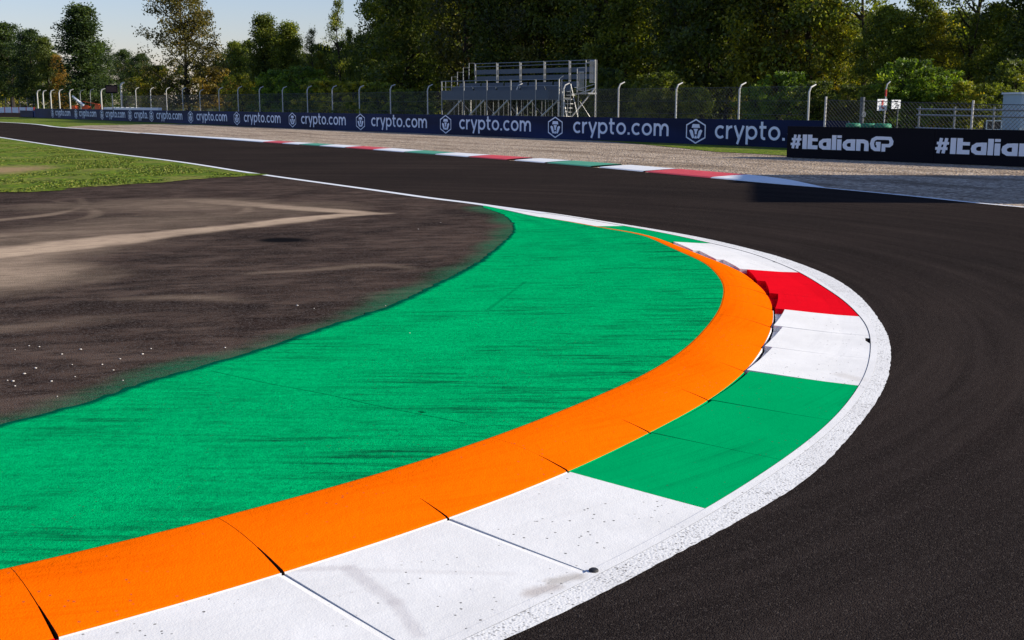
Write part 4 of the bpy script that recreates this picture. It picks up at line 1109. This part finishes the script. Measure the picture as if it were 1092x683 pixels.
BS=[(262,130,5.0,'bush',YG,'yellow green bush between the brown tree and the pointed pair'),
(300,124,5.2,'bush',BG,'bright bush behind the fence left of the wispy tree'),
(328,119,5.4,'bush',BG,'brightest green bush at the fence below the nearly bare tree'),
(352,114,4.0,'low_bush',YG,'low yellow green bush below the wispy tree'),
(380,108,3.8,'low_bush',YG,'low yellowish bush under the ivy covered trunk'),
(405,101,3.6,'low_bush',MG,'low green bush at the left shoulder of the wood'),
(432,98,3.0,'low_bush',MG,'low green bush just left of the grandstand'),
(648,92,4.5,'bush',DG,'dark bush beside the grandstand stairs'),
(700,84,4.0,'bush',DG,'dark bush behind the second post right of the stand'),
(740,82,3.0,'bush',MG,'green bush above the largest visible emblem'),
(800,78,3.0,'bush',BG,'small fresh green bush right of the third post from the stand'),
(836,75,3.8,'bush',BG,'tall fresh green bush above the left end of the black hoarding'),
(868,73,3.2,'bush',DG,'green bush behind the first white post of the mesh fence'),
(900,72,3.0,'bush',DG,'green bush behind the tyre stacks'),
(930,71,3.1,'bush',MG,'yellow green bush behind the small signs'),
(962,70,4.4,'bush',BG,'large sunlit bright green bush right of the small signs'),
(990,70,3.9,'bush',BG,'sunlit bright green bush behind the left of the steel rails'),
(1018,69,3.1,'bush',YG,'yellow green bush behind the second white mesh fence post'),
(1046,68,3.0,'bush',MG,'green bush left of the pale cabin'),
(1072,72,4.4,'bush',DG,'dark bush behind the pale cabin')]
for px,d,h,k,c,l in BS: tree(k,px,d,h,c,l,'bushes along the fence','bush')
# the mass of the wood further back
def wood(name, spec, label):
    Vs=[];Ts=[];n0=0
    arr=[tree_arrays(15,9,60+i,90,60,.24,base=.03,shape=sh)[:3] for i,sh in enumerate(('oval','column','dome','oval'))]
    r=np.random.default_rng(5)
    for px,d,h in spec:
        V,F,T=arr[r.integers(4)]; x,y=AT(px,d); s=h/15; a=r.uniform(0,6.28); ca,sa=math.cos(a),math.sin(a)
        Q=np.c_[(V[:,0]*ca-V[:,1]*sa)*s+x,(V[:,0]*sa+V[:,1]*ca)*s+y,V[:,2]*s]; Vs.append(Q); Ts.append(T*.85)
    V=np.vstack(Vs); T=np.concatenate(Ts); o=np_mesh(name,V,np.arange(len(V)).reshape(-1,4),M['leaf'],{'tone':T})
    o.color=(*DG,1); tag(o,label,'wood',kind='stuff')
spec=[]
r=np.random.default_rng(9)
for px in range(250,1240,21):
    d0=np.interp(px,[250,400,700,1240],[190,150,112,86])
    for row in range(3):
        d=d0+8+row*9+r.uniform(-3,3)
        top=np.interp(px,[250,300,345,390,420,440,660,690,715,740,860,885,1240],[58,50,60,52,15,-30,-30,12,12,-30,-20,26,24])
        spec.append((px+r.uniform(-9,9),d,max(5,ZH(top+r.uniform(-8,10),d))))
for px in range(-60,245,20):
    d=r.uniform(275,300); spec.append((px,d,ZH(np.interp(px,[-60,60,90,245],[50,60,80,72])+r.uniform(-5,5),d)))
wood('woodland',spec,'dense dark wood behind the single trees, closing the background')

# ---------------------------------------------------------------- camera, light, sky
cam=bpy.data.cameras.new('camera'); co=bpy.data.objects.new('camera',cam); COL.objects.link(co)
cam.sensor_width=36; cam.lens=36*FOC/1092; cam.clip_end=4000; cam.clip_start=.05
co.location=(0,0,CAM_H); co.rotation_euler=(R(90)-PITCH,0,0); scene.camera=co
w=bpy.data.worlds.new('World'); scene.world=w; w.use_nodes=True; nt=w.node_tree
bg=nt.nodes['Background']; sky=nt.nodes.new('ShaderNodeTexSky'); sky.sky_type='NISHITA'; sky.sun_disc=False
sky.sun_elevation=SUN_EL; sky.sun_rotation=math.atan2(SUN_DIR.x,SUN_DIR.y); sky.altitude=100; sky.air_density=1.0; sky.dust_density=.3; sky.ozone_density=5.0; sky.air_density=1.3
mt=nt.nodes.new('ShaderNodeMix'); mt.data_type='RGBA'; mt.blend_type='MULTIPLY'; mt.inputs[0].default_value=1; mt.inputs[7].default_value=(1.14,1.03,1.24,1)
nt.links.new(sky.outputs[0],mt.inputs[6]); nt.links.new(mt.outputs[2],bg.inputs[0]); bg.inputs[1].default_value=.092
sl=bpy.data.lights.new('sun','SUN'); so=bpy.data.objects.new('sun',sl); COL.objects.link(so)
sl.energy=5.0; sl.angle=R(.53); sl.color=(1,.92,.78); so.rotation_euler=SUN_DIR.to_track_quat('Z','Y').to_euler(); so.location=(40,-10,40)
scene.view_settings.view_transform='Standard'; scene.view_settings.look='None'; scene.view_settings.exposure=.5; scene.view_settings.gamma=1
scene.render.engine='CYCLES'; scene.cycles.max_bounces=5; scene.cycles.transparent_max_bounces=4
